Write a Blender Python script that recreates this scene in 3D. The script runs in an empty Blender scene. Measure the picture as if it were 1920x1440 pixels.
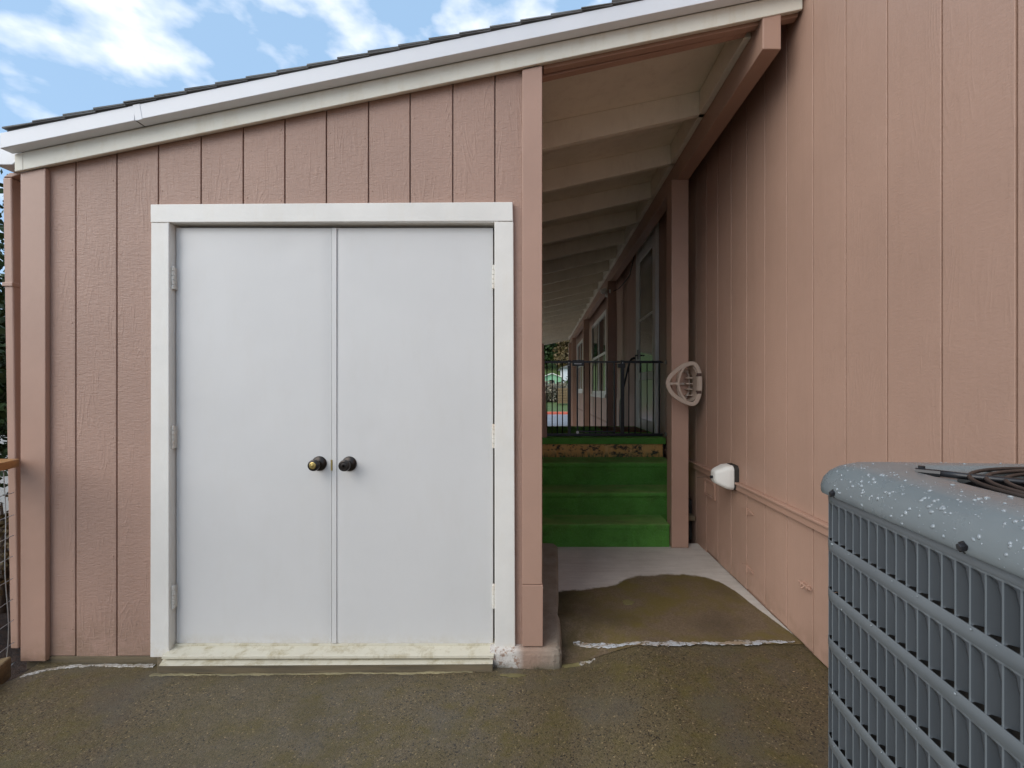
import bpy, math, random
import numpy as np
from mathutils import Vector, Matrix

random.seed(7)
rng = np.random.default_rng(7)
R = math.radians
sc = bpy.context.scene
col = sc.collection

# ------------------------------------------------------------------ camera
H = 1.292                       # eye height above the driveway
cam = bpy.data.cameras.new("camera")
cam.sensor_width = 36.0
cam.lens = 16.0
cam.shift_x = -51 / 1920
cam.shift_y = 11 / 1920
cam.clip_start = 0.02
cam.clip_end = 2000
camo = bpy.data.objects.new("camera", cam)
camo.location = (0, 0, H)
camo.rotation_euler = (R(90), 0, 0)
col.objects.link(camo)
sc.camera = camo

# ------------------------------------------------------------------ sky and sun
SUN_ELEV, SUN_AZ = R(35), R(231)       # azimuth measured from +Y clockwise: behind the camera, a little to its left
world = bpy.data.worlds.new("World")
sc.world = world
world.use_nodes = True
nt = world.node_tree
nt.nodes.clear()
def wn(t, **kw):
    n = nt.nodes.new(t)
    for k, v in kw.items():
        setattr(n, k, v)
    return n
out = wn("ShaderNodeOutputWorld")
bg = wn("ShaderNodeBackground")
bg.inputs[1].default_value = 0.10
sky = wn("ShaderNodeTexSky", sky_type='NISHITA', sun_disc=False)
sky.sun_elevation = SUN_ELEV
sky.sun_rotation = SUN_AZ
sky.air_density = 1.0
sky.dust_density = 1.5
sky.ozone_density = 1.0
tc = wn("ShaderNodeTexCoord")
mp = wn("ShaderNodeMapping")
mp.inputs['Scale'].default_value = (1.0, 1.0, 1.9)
mp.inputs['Location'].default_value = (3.1, 0.3, 2.2)
nz = wn("ShaderNodeTexNoise")
nz.inputs['Scale'].default_value = 8.5
nz.inputs['Detail'].default_value = 5.0
nz.inputs['Roughness'].default_value = 0.48
nz.inputs['Distortion'].default_value = 0.0
cr = wn("ShaderNodeValToRGB")
cr.color_ramp.elements[0].position = 0.46
cr.color_ramp.elements[1].position = 0.72
nz2 = wn("ShaderNodeTexNoise")
nz2.inputs['Scale'].default_value = 9.0
nz2.inputs['Detail'].default_value = 4.0
ccol = wn("ShaderNodeMix", data_type='RGBA')
ccol.inputs[6].default_value = (8.2, 8.35, 9.1, 1)
ccol.inputs[7].default_value = (10.2, 10.15, 10.0, 1)
veil = wn("ShaderNodeMix", data_type='RGBA')      # thin high haze over the blue
veil.inputs[0].default_value = 0.72
veil.inputs[7].default_value = (3.3, 5.1, 7.4, 1)
mixc = wn("ShaderNodeMix", data_type='RGBA')
L = nt.links.new
L(tc.outputs['Generated'], mp.inputs[0]); L(mp.outputs[0], nz.inputs['Vector']); L(mp.outputs[0], nz2.inputs['Vector'])
L(nz.outputs['Fac'], cr.inputs[0]); L(nz2.outputs['Fac'], ccol.inputs[0])
L(sky.outputs[0], veil.inputs[6]); L(veil.outputs[2], mixc.inputs[6])
L(cr.outputs[0], mixc.inputs[0]); L(ccol.outputs[2], mixc.inputs[7])
L(mixc.outputs[2], bg.inputs[0]); L(bg.outputs[0], out.inputs[0])

sun = bpy.data.lights.new("sun", 'SUN')
sun.energy = 1.5
sun.angle = R(55)
sun.color = (1.0, 0.945, 0.87)
suno = bpy.data.objects.new("sun", sun)
sd = Vector((math.sin(SUN_AZ) * math.cos(SUN_ELEV), math.cos(SUN_AZ) * math.cos(SUN_ELEV), math.sin(SUN_ELEV)))
suno.rotation_euler = sd.to_track_quat('Z', 'Y').to_euler()
col.objects.link(suno)

sc.view_settings.view_transform = 'Standard'
sc.view_settings.look = 'None'
sc.view_settings.gamma = 1.0
sc.view_settings.exposure = 0.56
sc.view_settings.use_curve_mapping = False
sc.cycles.max_bounces = 8
sc.cycles.diffuse_bounces = 4
sc.cycles.transparent_max_bounces = 4
sc.cycles.use_denoising = True
sc.cycles.use_adaptive_sampling = True
sc.cycles.adaptive_threshold = 0.025

# ------------------------------------------------------------------ helpers
class MB:
    def __init__(s):
        s.v = []; s.f = []
    def add(s, vs, fs):
        n = len(s.v); s.v += [tuple(map(float, p)) for p in vs]; s.f += [tuple(i + n for i in q) for q in fs]; return s
    def box(s, x0, x1, y0, y1, z0, z1):
        return s.add([(x0,y0,z0),(x1,y0,z0),(x1,y1,z0),(x0,y1,z0),(x0,y0,z1),(x1,y0,z1),(x1,y1,z1),(x0,y1,z1)],
                     [(0,3,2,1),(4,5,6,7),(0,1,5,4),(1,2,6,5),(2,3,7,6),(3,0,4,7)])
    def hexa(s, b, t):              # bottom quad, top quad (ccw seen from above)
        return s.add(list(b) + list(t), [(0,3,2,1),(4,5,6,7),(0,1,5,4),(1,2,6,5),(2,3,7,6),(3,0,4,7)])
    def prism_xz(s, poly, y0, y1):  # poly ccw seen from -Y (x right, z up)
        n = len(poly)
        vs = [(x, y0, z) for x, z in poly] + [(x, y1, z) for x, z in poly]
        fs = [tuple(range(n)), tuple(range(2*n-1, n-1, -1))] + [((i+1)%n, i, n+i, n+(i+1)%n) for i in range(n)]
        return s.add(vs, fs)
    def prism_yz(s, poly, x0, x1):
        n = len(poly)
        vs = [(x0, y, z) for y, z in poly] + [(x1, y, z) for y, z in poly]
        fs = [tuple(range(n-1, -1, -1)), tuple(range(n, 2*n))] + [(i, (i+1)%n, n+(i+1)%n, n+i) for i in range(n)]
        return s.add(vs, fs)
    def prism_xy(s, poly, z0, z1):
        n = len(poly)
        vs = [(x, y, z0) for x, y in poly] + [(x, y, z1) for x, y in poly]
        fs = [tuple(range(n-1, -1, -1)), tuple(range(n, 2*n))] + [(i, (i+1)%n, n+(i+1)%n, n+i) for i in range(n)]
        return s.add(vs, fs)
    def tube(s, path, r, n=8, closed=False, taper=None):
        P = [Vector(p) for p in path]; m = len(P)
        up = None; rings = []
        for i, p in enumerate(P):
            if closed: t = P[(i+1) % m] - P[i-1]
            else: t = P[min(i+1, m-1)] - P[max(i-1, 0)]
            t.normalize()
            if up is None:
                up = Vector((0,0,1)) if abs(t.z) < .9 else Vector((1,0,0))
            a = (up - t * up.dot(t)).normalized(); b = t.cross(a); up = a
            rr = r if taper is None else r * taper[i]
            rings.append([p + (a * math.cos(2*math.pi*k/n) + b * math.sin(2*math.pi*k/n)) * rr for k in range(n)])
        vs = [q for ring in rings for q in ring]; fs = []
        for i in range(m if closed else m-1):
            j = (i+1) % m
            for k in range(n):
                fs.append((i*n+k, i*n+(k+1)%n, j*n+(k+1)%n, j*n+k))
        if not closed:
            fs.append(tuple(range(n-1, -1, -1))); fs.append(tuple((m-1)*n + k for k in range(n)))
        return s.add(vs, fs)
    def band(s, path, w, axis, t0, t1, closed=False):
        """flat bar swept along a path in a plane; w = width in the plane, axis = plane normal, t0..t1 = extent along it"""
        P = [Vector(p) for p in path]; m = len(P); ax = Vector(axis).normalized(); ws = w if hasattr(w, '__len__') else [w]*m
        vs = []; fs = []
        for i, p in enumerate(P):
            if closed: t = P[(i+1) % m] - P[i-1]
            else: t = P[min(i+1, m-1)] - P[max(i-1, 0)]
            t.normalize(); a = ax.cross(t).normalized() * (ws[i]/2)
            c = (t1 - t0) * .22
            vs += [p+a+ax*(t0+c), p+a*.8+ax*t0, p-a*.8+ax*t0, p-a+ax*(t0+c), p-a+ax*(t1-c), p-a*.8+ax*t1, p+a*.8+ax*t1, p+a+ax*(t1-c)]
        for i in range(m if closed else m-1):
            j = (i+1) % m
            for k in range(8):
                fs.append((i*8+k, i*8+(k+1)%8, j*8+(k+1)%8, j*8+k))
        if not closed:
            fs.append(tuple(range(7, -1, -1))); fs.append(tuple((m-1)*8 + k for k in range(8)))
        return s.add(vs, fs)
    def lathe(s, prof, o, axis, n=20):
        """prof = [(r, h)] along axis from origin o"""
        ax = Vector(axis).normalized(); a = (Vector((0,0,1)) if abs(ax.z) < .9 else Vector((1,0,0))); a = (a - ax*a.dot(ax)).normalized(); b = ax.cross(a); o = Vector(o)
        vs = []; fs = []
        for r, h in prof:
            vs += [o + ax*h + (a*math.cos(2*math.pi*k/n) + b*math.sin(2*math.pi*k/n))*r for k in range(n)]
        for i in range(len(prof)-1):
            for k in range(n):
                fs.append((i*n+k, i*n+(k+1)%n, (i+1)*n+(k+1)%n, (i+1)*n+k))
        fs.append(tuple(range(n-1,-1,-1))); fs.append(tuple((len(prof)-1)*n+k for k in range(n)))
        return s.add(vs, fs)
    def build(s, name, mat, parent=None, smooth=False, bevel=0, segs=2, fix=False):
        me = bpy.data.meshes.new(name)
        me.from_pydata(s.v, [], s.f)
        if fix:
            import bmesh
            bm = bmesh.new(); bm.from_mesh(me); bmesh.ops.recalc_face_normals(bm, faces=bm.faces[:]); bm.to_mesh(me); bm.free()
        if mat: me.materials.append(mat)
        if smooth:
            me.polygons.foreach_set('use_smooth', [True]*len(me.polygons))
        me.update()
        return link(name, me, parent, bevel, segs)

def link(name, me, parent=None, bevel=0, segs=2):
    o = bpy.data.objects.new(name, me)
    col.objects.link(o)
    if parent is not None: o.parent = parent
    if bevel:
        m = o.modifiers.new("bevel", 'BEVEL'); m.width = bevel; m.segments = segs; m.limit_method = 'ANGLE'; m.angle_limit = R(35)
        if hasattr(m, 'harden_normals'): m.harden_normals = False
    return o
def np_mesh(name, V, F, mat, parent=None, smooth=False):
    """V (n,3), F (m,k) arrays -> one object"""
    me = bpy.data.meshes.new(name)
    k = F.shape[1]
    me.vertices.add(len(V)); me.vertices.foreach_set('co', V.astype(np.float32).ravel())
    me.loops.add(F.size); me.loops.foreach_set('vertex_index', F.astype(np.int32).ravel())
    me.polygons.add(len(F)); me.polygons.foreach_set('loop_start', np.arange(0, F.size, k, dtype=np.int32))
    me.update(calc_edges=True); me.validate()
    if mat: me.materials.append(mat)
    if smooth: me.polygons.foreach_set('use_smooth', [True]*len(me.polygons))
    return link(name, me, parent)
def tag(o, label=None, cat=None, group=None, kind=None):
    if label: o['label'] = label
    if cat: o['category'] = cat
    if group: o['group'] = group
    if kind: o['kind'] = kind
    return o
def thing(name, label, cat, group=None):
    o = bpy.data.objects.new(name, None); o.empty_display_size = .1
    col.objects.link(o)
    return tag(o, label, cat, group)

# ------------------------------------------------------------------ materials
class NT:
    def __init__(s, name):
        s.m = bpy.data.materials.new(name); s.m.use_nodes = True
        s.t = s.m.node_tree; s.b = s.t.nodes['Principled BSDF']
    def n(s, t, ins=None, **kw):
        n = s.t.nodes.new(t)
        for k, v in kw.items(): setattr(n, k, v)
        for k, v in (ins or {}).items():
            if isinstance(v, bpy.types.NodeSocket): s.t.links.new(v, n.inputs[k])
            else: n.inputs[k].default_value = v
        return n
    def l(s, a, b): s.t.links.new(a, b)
    def pos(s, rnd=True):
        g = s.n("ShaderNodeNewGeometry").outputs['Position']
        if not rnd: return g
        oi = s.n("ShaderNodeObjectInfo").outputs['Random']
        k = s.n("ShaderNodeVectorMath", {0: (37.0, 23.0, 51.0)}, operation='SCALE'); s.l(oi, k.inputs['Scale'])
        return s.n("ShaderNodeVectorMath", {0: g, 1: k.outputs[0]}, operation='ADD').outputs[0]
    def scale(s, v, sc3): return s.n("ShaderNodeVectorMath", {0: v, 1: sc3}, operation='MULTIPLY').outputs[0]
    def noise(s, v, scale, detail=4, rough=.5, dist=0.0):
        return s.n("ShaderNodeTexNoise", {'Vector': v, 'Scale': scale, 'Detail': detail, 'Roughness': rough, 'Distortion': dist}).outputs['Fac']
    def ramp(s, f, p0, p1, a=0.0, b=1.0):
        n = s.n("ShaderNodeMapRange", {0: f, 1: p0, 2: p1, 3: a, 4: b}); n.clamp = True; return n.outputs[0]
    def mix(s, f, a, b, blend='MIX'):
        n = s.n("ShaderNodeMix", data_type='RGBA', blend_type=blend)
        for i, v in ((0, f), (6, a), (7, b)):
            if isinstance(v, bpy.types.NodeSocket): s.l(v, n.inputs[i])
            elif i == 0: n.inputs[0].default_value = v
            else: n.inputs[i].default_value = (*v, 1) if len(v) == 3 else v
        return n.outputs[2]
    def math(s, op, a, b=0.0, c=None):
        n = s.n("ShaderNodeMath", operation=op)
        for i, v in enumerate((a, b, c)):
            if v is None: continue
            if isinstance(v, bpy.types.NodeSocket): s.l(v, n.inputs[i])
            else: n.inputs[i].default_value = v
        return n.outputs[0]
    def sep(s, v): return s.n("ShaderNodeSeparateXYZ", {0: v}).outputs
    def bump(s, h, strength=.5, dist=.002):
        n = s.n("ShaderNodeBump", {'Height': h, 'Strength': strength, 'Distance': dist}); s.l(n.outputs[0], s.b.inputs['Normal'])
    def set(s, color=None, rough=None, metal=None, spec=None, coat=None):
        for k, v in (('Base Color', color), ('Roughness', rough), ('Metallic', metal), ('Specular IOR Level', spec), ('Coat Weight', coat)):
            if v is None: continue
            if isinstance(v, bpy.types.NodeSocket): s.l(v, s.b.inputs[k])
            else: s.b.inputs[k].default_value = (*v, 1) if isinstance(v, tuple) and len(v) == 3 else v
        return s.m

PINK = (0.44, 0.275, 0.205)
def m_siding(name, base, emboss=1.0, axis='x'):
    """painted, wood-embossed panel siding: cathedral figure and roller stipple in relief"""
    t = NT(name); p = t.pos()
    s = (9.0, 9.0, 1.6)
    fig = t.noise(t.scale(p, s), 1.0, 2, .45)
    rings = t.math('SINE', t.math('MULTIPLY', fig, 95.0))
    rings = t.ramp(rings, .2, 1.0)
    fine = t.noise(t.scale(p, (180, 180, 14)), 1.0, 3, .6)
    chat = t.noise(t.scale(p, (34, 34, 120)), 1.0, 4, .62, .6)
    patch = t.ramp(t.noise(t.scale(p, (14, 14, 3.0)), 1.0, 2), .46, .6)
    h = t.math('ADD', t.math('MULTIPLY', t.math('MULTIPLY', rings, patch), .22), t.math('ADD', t.math('MULTIPLY', fine, .35), t.math('MULTIPLY', chat, .8)))
    t.bump(h, min(1.0, .95*emboss), .0045)
    big = t.noise(t.pos(False), 1.3, 5, .6)
    c = t.mix(t.ramp(big, .3, .7), tuple(v*.90 for v in base), tuple(v*1.06 for v in base))
    drip = t.noise(t.scale(t.pos(False), (26, 26, 1.1)), 1.0, 4, .6)
    c = t.mix(t.math('MULTIPLY', t.ramp(drip, .52, .72), .14), c, (base[0]*.78, base[1]*.76, base[2]*.72))
    z = t.sep(t.pos(False))[2]
    low = t.math('MULTIPLY', t.ramp(z, .26, .05), t.ramp(t.noise(t.pos(False), 9, 5, .65), .42, .62))
    c = t.mix(t.math('MULTIPLY', low, .55), c, (.26, .17, .115))
    return t.set(c, t.ramp(fine, .3, .7, .42, .58), spec=.4)
def m_paint(name, base, rough=.5, dirt=.0, dirtcol=(.45,.36,.2), grain=.25, low=None, spec=.4, var=.92):
    t = NT(name); p = t.pos()
    g = t.noise(t.scale(p, (60, 60, 60)), 1.0, 4, .6)
    g2 = t.noise(p, 3.0, 5, .6)
    c = t.mix(t.ramp(g2, .3, .7), tuple(v*var for v in base), tuple(min(v*(1+(1-var)*.5), .9) for v in base))
    if dirt:
        d = t.math('MULTIPLY', t.ramp(t.noise(t.scale(t.pos(), (14, 14, 4)), 1.0, 6, .7), .5, .75), dirt)
        c = t.mix(d, c, dirtcol)
    if low:                       # splash-back staining near the ground
        z = t.sep(t.pos(False))[2]
        d = t.math('MULTIPLY', t.ramp(z, low, 0.0), t.ramp(t.noise(t.pos(False), 22, 6, .7), .40, .66))
        c = t.mix(t.math('MULTIPLY', d, .8), c, dirtcol)
    t.bump(g, grain, .0015)
    return t.set(c, rough, spec=spec)
def m_plain(name, base, rough=.5, metal=0.0, bump=.0, bscale=80, var=.06):
    t = NT(name); p = t.pos()
    g = t.noise(p, 6, 4)
    c = t.mix(t.ramp(g, .3, .7), tuple(v*(1-var) for v in base), tuple(v*(1+var) for v in base))
    if bump: t.bump(t.noise(p, bscale, 4, .6), bump, .002)
    return t.set(c, rough, metal)

M = {}
M['siding'] = m_siding('shed_siding_paint', (.395, .25, .19), .85)
M['house'] = m_siding('house_siding_paint', (.435, .278, .21), .30)
M['pink'] = m_paint('pink_trim_paint', (.43, .268, .20), .42, low=.12, dirtcol=(.3,.19,.12), grain=.3)
M['groove'] = m_plain('groove_paint', (.32, .195, .145), .6)
M['cream'] = m_paint('cream_fascia_paint', (.74, .705, .60), .5, dirt=.35, dirtcol=(.55, .44, .25), grain=.5)
M['cap'] = m_plain('white_metal_cap', (.74, .75, .77), .35, var=.02)
M['trim'] = m_paint('white_trim_paint', (.80, .775, .72), .45, dirt=.12, dirtcol=(.62,.5,.3), grain=.35, low=.10)
M['door'] = m_paint('white_door_paint', (.675, .665, .645), .36, dirt=.05, grain=.06, low=.115, dirtcol=(.46,.38,.24), var=.972)
M['sill'] = m_paint('stained_white_sill', (.64, .60, .48), .5, dirt=.95, dirtcol=(.33, .26, .12), grain=.6)
M['rafter'] = m_paint('cream_rafter_paint', (.84, .78, .65), .55, dirt=.18, dirtcol=(.3,.22,.14), grain=.5)
M['dark'] = m_plain('dark_bronze', (.045, .038, .034), .32, .8)
M['brass'] = m_plain('brass', (.55, .42, .16), .3, 1.0)
M['black'] = m_plain('black_enamel', (.014, .014, .016), .35)
M['gap'] = m_plain('dark_gap', (.03, .026, .022), .8)
M['tan'] = m_plain('tan_plastic', (.44, .345, .275), .48, bump=.05)
M['whitepl'] = m_plain('white_plastic_foam', (.78, .77, .72), .6, bump=.12, bscale=160)
M['vinyl'] = m_plain('white_vinyl', (.74, .72, .66), .45)
M['steel'] = m_plain('galvanised_wire', (.55, .55, .54), .45, .85)
M['rust'] = m_plain('rusty_guard_wire', (.06, .045, .038), .5, .35, bump=.4, bscale=300, var=.25)
M['shingle'] = m_plain('grey_shingle', (.16, .16, .155), .9, bump=.9, bscale=420, var=.3)
M['cable'] = m_plain('dark_cable', (.06, .05, .045), .6)

def m_glass(name, tint=(.02, .024, .026)):
    t = NT(name); return t.set(tint, .06, spec=.6)
M['glass'] = m_glass('window_glass')
M['pale_pane'] = m_glass('pale_tinted_glass', (.20, .19, .15))  # pane itself coloured pale

# wood kinds
def m_wood(name, a, b, rough=.7, axis=(3, 40, 40)):
    t = NT(name); p = t.pos()
    g = t.noise(t.scale(p, axis), 1.0, 5, .6, .4)
    c = t.mix(t.ramp(g, .35, .65), a, b)
    t.bump(g, .6, .003)
    return t.set(c, rough)
M['cedar'] = m_wood('oiled_cedar', (.36, .165, .05), (.46, .235, .08), .5, (40, 3, 40))
M['timber'] = m_wood('weathered_timber', (.13, .085, .04), (.24, .165, .08), .8, (60, 6, 60))
M['greywood'] = m_wood('mossy_board', (.10, .08, .05), (.17, .13, .075), .85, (3, 40, 40))

# worn riser: orange primer with black scuffs
t = NT('worn_orange_riser'); p = t.pos(False)
g = t.noise(t.scale(p, (14, 14, 22)), 1.0, 7, .75)
st = t.noise(t.scale(p, (30, 30, 6)), 1.0, 5, .7)
c = t.mix(t.ramp(st, .35, .65), (.60, .30, .075), (.72, .43, .17))
c = t.mix(t.ramp(g, .53, .60), c, (.045, .04, .028))
z = t.sep(p)[2]
c = t.mix(t.math('MULTIPLY', t.ramp(z, .70, .65), t.ramp(st, .42, .58)), c, (.02, .07, .02))
t.bump(g, .5, .003); M['orange'] = t.set(c, .75)

# artificial turf
t = NT('artificial_turf'); p = t.pos(False)
g = t.noise(p, 380, 3, .7); w = t.noise(p, 5.5, 5, .6); wear_mottle = t.noise(t.scale(p, (4, 9, 9)), 1.0, 4, .6)
c = t.mix(t.ramp(g, .3, .7), (.06, .20, .03), (.20, .52, .10))
c = t.mix(t.math('MULTIPLY', t.ramp(w, .45, .7), .35), c, (.03, .10, .02))
up = t.sep(t.n("ShaderNodeNewGeometry").outputs['Normal'])[2]
c = t.mix(t.math('MULTIPLY', t.ramp(up, .3, .8), t.ramp(wear_mottle, .36, .6, .25, .8)), c, (.27, .36, .12))  # upward faces mixed to a lighter yellowish green
c = t.mix(t.math('MULTIPLY', t.ramp(wear_mottle, .56, .72), .45), c, (.11, .135, .05))
t.bump(g, 1.0, .006); M['turf'] = t.set(c, .8, spec=.2)
t = NT('turf_blade'); g = t.noise(t.pos(False), 140, 3, .7); w = t.noise(t.pos(False), 5.5, 5, .6)
c = t.mix(t.ramp(g, .3, .7), (.08, .25, .045), (.28, .62, .15))
c = t.mix(t.math('MULTIPLY', t.ramp(w, .45, .7), .4), c, (.045, .13, .02))
M['blade'] = t.set(c, .55, spec=.3)

# wet, mossy exposed-aggregate paving
t = NT('wet_aggregate_paving'); p = t.pos(False)
stones = t.n("ShaderNodeTexVoronoi", {'Vector': p, 'Scale': 190.0, 'Randomness': 1.0})
sv = t.n("ShaderNodeSeparateColor", {0: stones.outputs['Color']}).outputs
big = t.noise(p, 2.2, 6, .6); mid = t.noise(p, 11, 6, .65)
c = t.mix(t.ramp(sv[0], .0, 1.0), (.078, .060, .033), (.142, .109, .062))
c = t.mix(t.ramp(sv[1], .965, .99), c, (.28, .21, .11))
c = t.mix(t.ramp(sv[2], .88, .95), c, (.024, .02, .016))
c = t.mix(t.math('MULTIPLY', t.ramp(mid, .40, .64), t.ramp(big, .40, .56, .1, .7)), c, (.105, .083, .018))
c = t.mix(t.math('MULTIPLY', t.ramp(t.noise(p, 1.4, 5, .6), .54, .70), .45), c, (.055, .043, .024))
c = t.mix(t.math('MULTIPLY', t.ramp(t.noise(p, 3.1, 4, .5), .5, .66), .5), c, (.10, .088, .07))
h = t.math('ADD', t.math('MULTIPLY', t.ramp(stones.outputs['Distance'], .0, .6, 1, 0), .7), t.math('MULTIPLY', t.noise(p, 420, 3, .7), .8))
t.bump(h, .4, .003)
M['paving'] = t.set(c, t.ramp(mid, .3, .7, .30, .66), spec=.5)

# walkway: dry pale concrete with a wet, mossy front whose edge wanders
t = NT('half_wet_walkway_concrete'); p = t.pos(False)
xs = t.sep(p)
curve = t.n("ShaderNodeFloatCurve")
cm = curve.mapping.curves[0]
pts = [(0.0, 2.74), (.12, 2.745), (.289, 2.775), (.46, 2.83), (.60, 2.95), (.75, 2.985), (.98, 2.985), (1.10, 2.93), (1.17, 2.80), (1.21, 2.55), (1.26, 2.25)]
while len(cm.points) < len(pts): cm.points.new(.5, .5)
for q, (x, y) in zip(cm.points, pts): q.location = (x / 1.3, y - 2.1)
curve.mapping.update()
t.l(t.math('DIVIDE', xs[0], 1.3), curve.inputs['Value'])
edge = t.math('ADD', curve.outputs[0], 2.1)
wob = t.math('MULTIPLY', t.math('SUBTRACT', t.noise(p, 17, 7, .68), .5), .075)
d = t.math('SUBTRACT', t.math('ADD', edge, wob), xs[1])
wet = t.ramp(d, -.012, .014)
n1 = t.noise(p, 5, 6, .65); n2 = t.noise(p, 60, 5, .7); n3 = t.noise(t.scale(p, (4, 30, 4)), 1.0, 5, .6)
dry = t.mix(t.ramp(n1, .3, .7), (.50, .46, .41), (.62, .575, .52))
dry = t.mix(t.math('MULTIPLY', t.ramp(n3, .45, .7), .35), dry, (.38, .33, .28))
dry = t.mix(t.math('MULTIPLY', t.ramp(n2, .62, .74), .5), dry, (.25, .22, .19))
sp2 = t.n("ShaderNodeTexVoronoi", {'Vector': p, 'Scale': 170.0})
sc2 = t.n("ShaderNodeSeparateColor", {0: sp2.outputs['Color']}).outputs
wetc = t.mix(t.ramp(sc2[0], 0, 1), (.115, .083, .05), (.19, .14, .09))
wetc = t.mix(t.math('MULTIPLY', t.ramp(n1, .44, .62), .75), wetc, (.14, .108, .026))
wetc = t.mix(t.math('MULTIPLY', t.ramp(t.noise(p, 2.3, 4), .52, .7), .6), wetc, (.06, .045, .03))
wetc = t.mix(t.math('MULTIPLY', t.ramp(xs[0], .34, .10), t.ramp(n1, .35, .6)), wetc, (.045, .036, .022))
c = t.mix(wet, dry, wetc)
t.bump(t.math('ADD', n2, t.math('MULTIPLY', t.noise(p, 300, 3, .7), .6)), .45, .003)
M['walk'] = t.set(c, t.ramp(wet, 0, 1, .85, .5), spec=.4)

t = NT('footing_concrete'); p = t.pos(False)
n1 = t.noise(p, 9, 6, .7); n2 = t.noise(p, 70, 5, .7); xs = t.sep(p)
c = t.mix(t.ramp(n1, .3, .7), (.24, .195, .15), (.37, .315, .25))
c = t.mix(t.math('MULTIPLY', t.math('MULTIPLY', t.ramp(xs[0], .09, -.02), t.ramp(xs[1], 2.25, 2.18)), .7), c, (.34, .21, .15))
white = t.math('MULTIPLY', t.ramp(xs[0], -.07, -.12), t.ramp(t.noise(p, 45, 6, .75), .40, .50))
c = t.mix(t.math('MULTIPLY', white, .9), c, (.66, .63, .58))
c = t.mix(t.math('MULTIPLY', t.ramp(xs[2], .02, -.02), t.ramp(n1, .3, .6)), c, (.05, .048, .02))
c = t.mix(t.ramp(n2, .64, .7), c, (.07, .06, .05))
t.bump(n2, .9, .005); M['footing'] = t.set(c, .8)

t = NT('flaking_white_paint'); p = t.pos(False)
n1 = t.noise(p, 35, 6, .7)
c = t.mix(t.ramp(n1, .4, .6), (.50, .49, .46), (.27, .22, .16)); c = t.mix(t.ramp(t.noise(p, 70, 6, .75), .53, .60), c, (.12, .095, .06)); t.bump(n1, .8, .004); M['flake'] = t.set(c, .7)
t = NT('bluish_white_paint'); p = t.pos(False)
n1 = t.noise(p, 30, 6, .7); n2 = t.noise(t.scale(p, (7, 30, 1)), 1.0, 4, .6)
c = t.mix(t.ramp(n2, .45, .6), (.44, .46, .48), (.33, .25, .17)); c = t.mix(t.ramp(t.noise(p, 55, 6, .75), .52, .58), c, (.13, .10, .06)); t.bump(n1, .8, .004); M['joint'] = t.set(c, .65)
M['mudline'] = m_plain('pale_mud_line', (.26, .22, .12), .8, bump=.5, bscale=120, var=.3)
M['moss'] = m_plain('pale_mud_stain', (.17, .145, .06), .7, bump=.5, bscale=120, var=.25)

t = NT('bark_mulch_soil'); p = t.pos(False)
n1 = t.noise(p, 26, 6, .75); c = t.mix(t.ramp(n1, .35, .65), (.022, .014, .010), (.085, .045, .028)); t.bump(n1, 1.0, .03); M['soil'] = t.set(c, .9)
t = NT('ground_grass'); p = t.pos(False)
n1 = t.noise(p, 3, 6, .7); c = t.mix(t.ramp(n1, .35, .65), (.045, .075, .018), (.10, .15, .03)); t.bump(n1, .6, .05); M['grass'] = t.set(c, .9)
t = NT('bounce_gravel'); p = t.pos(False)
n1 = t.noise(p, 30, 6, .7); c = t.mix(t.ramp(n1, .35, .65), (.25, .225, .19), (.38, .35, .31)); t.bump(n1, .6, .02); M['gravel'] = t.set(c, .9)
t = NT('street_asphalt'); p = t.pos(False)
n1 = t.noise(p, 1.1, 6, .7); c = t.mix(t.ramp(n1, .35, .65), (.17, .175, .19), (.25, .255, .27)); M['asphalt'] = t.set(c, .55)
M['slab'] = m_plain('carport_concrete', (.36, .34, .31), .8, bump=.2, var=.1)
M['redkerb'] = m_plain('red_painted_kerb', (.60, .13, .075), .6)

# grey condenser paint
t = NT('grey_condenser_paint'); p = t.pos(False)
n1 = t.noise(p, 7, 5, .6); c = t.mix(t.ramp(n1, .3, .7), (.150, .174, .182), (.178, .202, .208)); t.bump(t.noise(p, 900, 2), .04, .001)
M['acgrey'] = t.set(c, t.ramp(n1, .3, .7, .2, .36), spec=.5)
t = NT('shaded_louver_grey'); p = t.pos(); n1 = t.noise(p, 5, 4); c = t.mix(t.ramp(n1, .3, .7), (.042, .050, .058), (.056, .065, .074))  # shade inside the louvers put into the colour, darker than the unit's paint
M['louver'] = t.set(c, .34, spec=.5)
t = NT('lit_ridge_band_grey'); p = t.pos(False); n1 = t.noise(p, 7, 4); c = t.mix(t.ramp(n1, .3, .7), (.120, .136, .146), (.142, .160, .17)); M['acband'] = t.set(c, .3, spec=.5)  # lighter grey for the bands and for the lit-looking ridge edges
t = NT('lit_water_drop'); t.b.inputs['Transmission Weight'].default_value = .35; t.b.inputs['IOR'].default_value = 1.33
M['water'] = t.set((.36, .40, .42), .05, spec=1.0, coat=1.0)  # pale base colour imitates bright sky highlights in the drops

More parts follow.
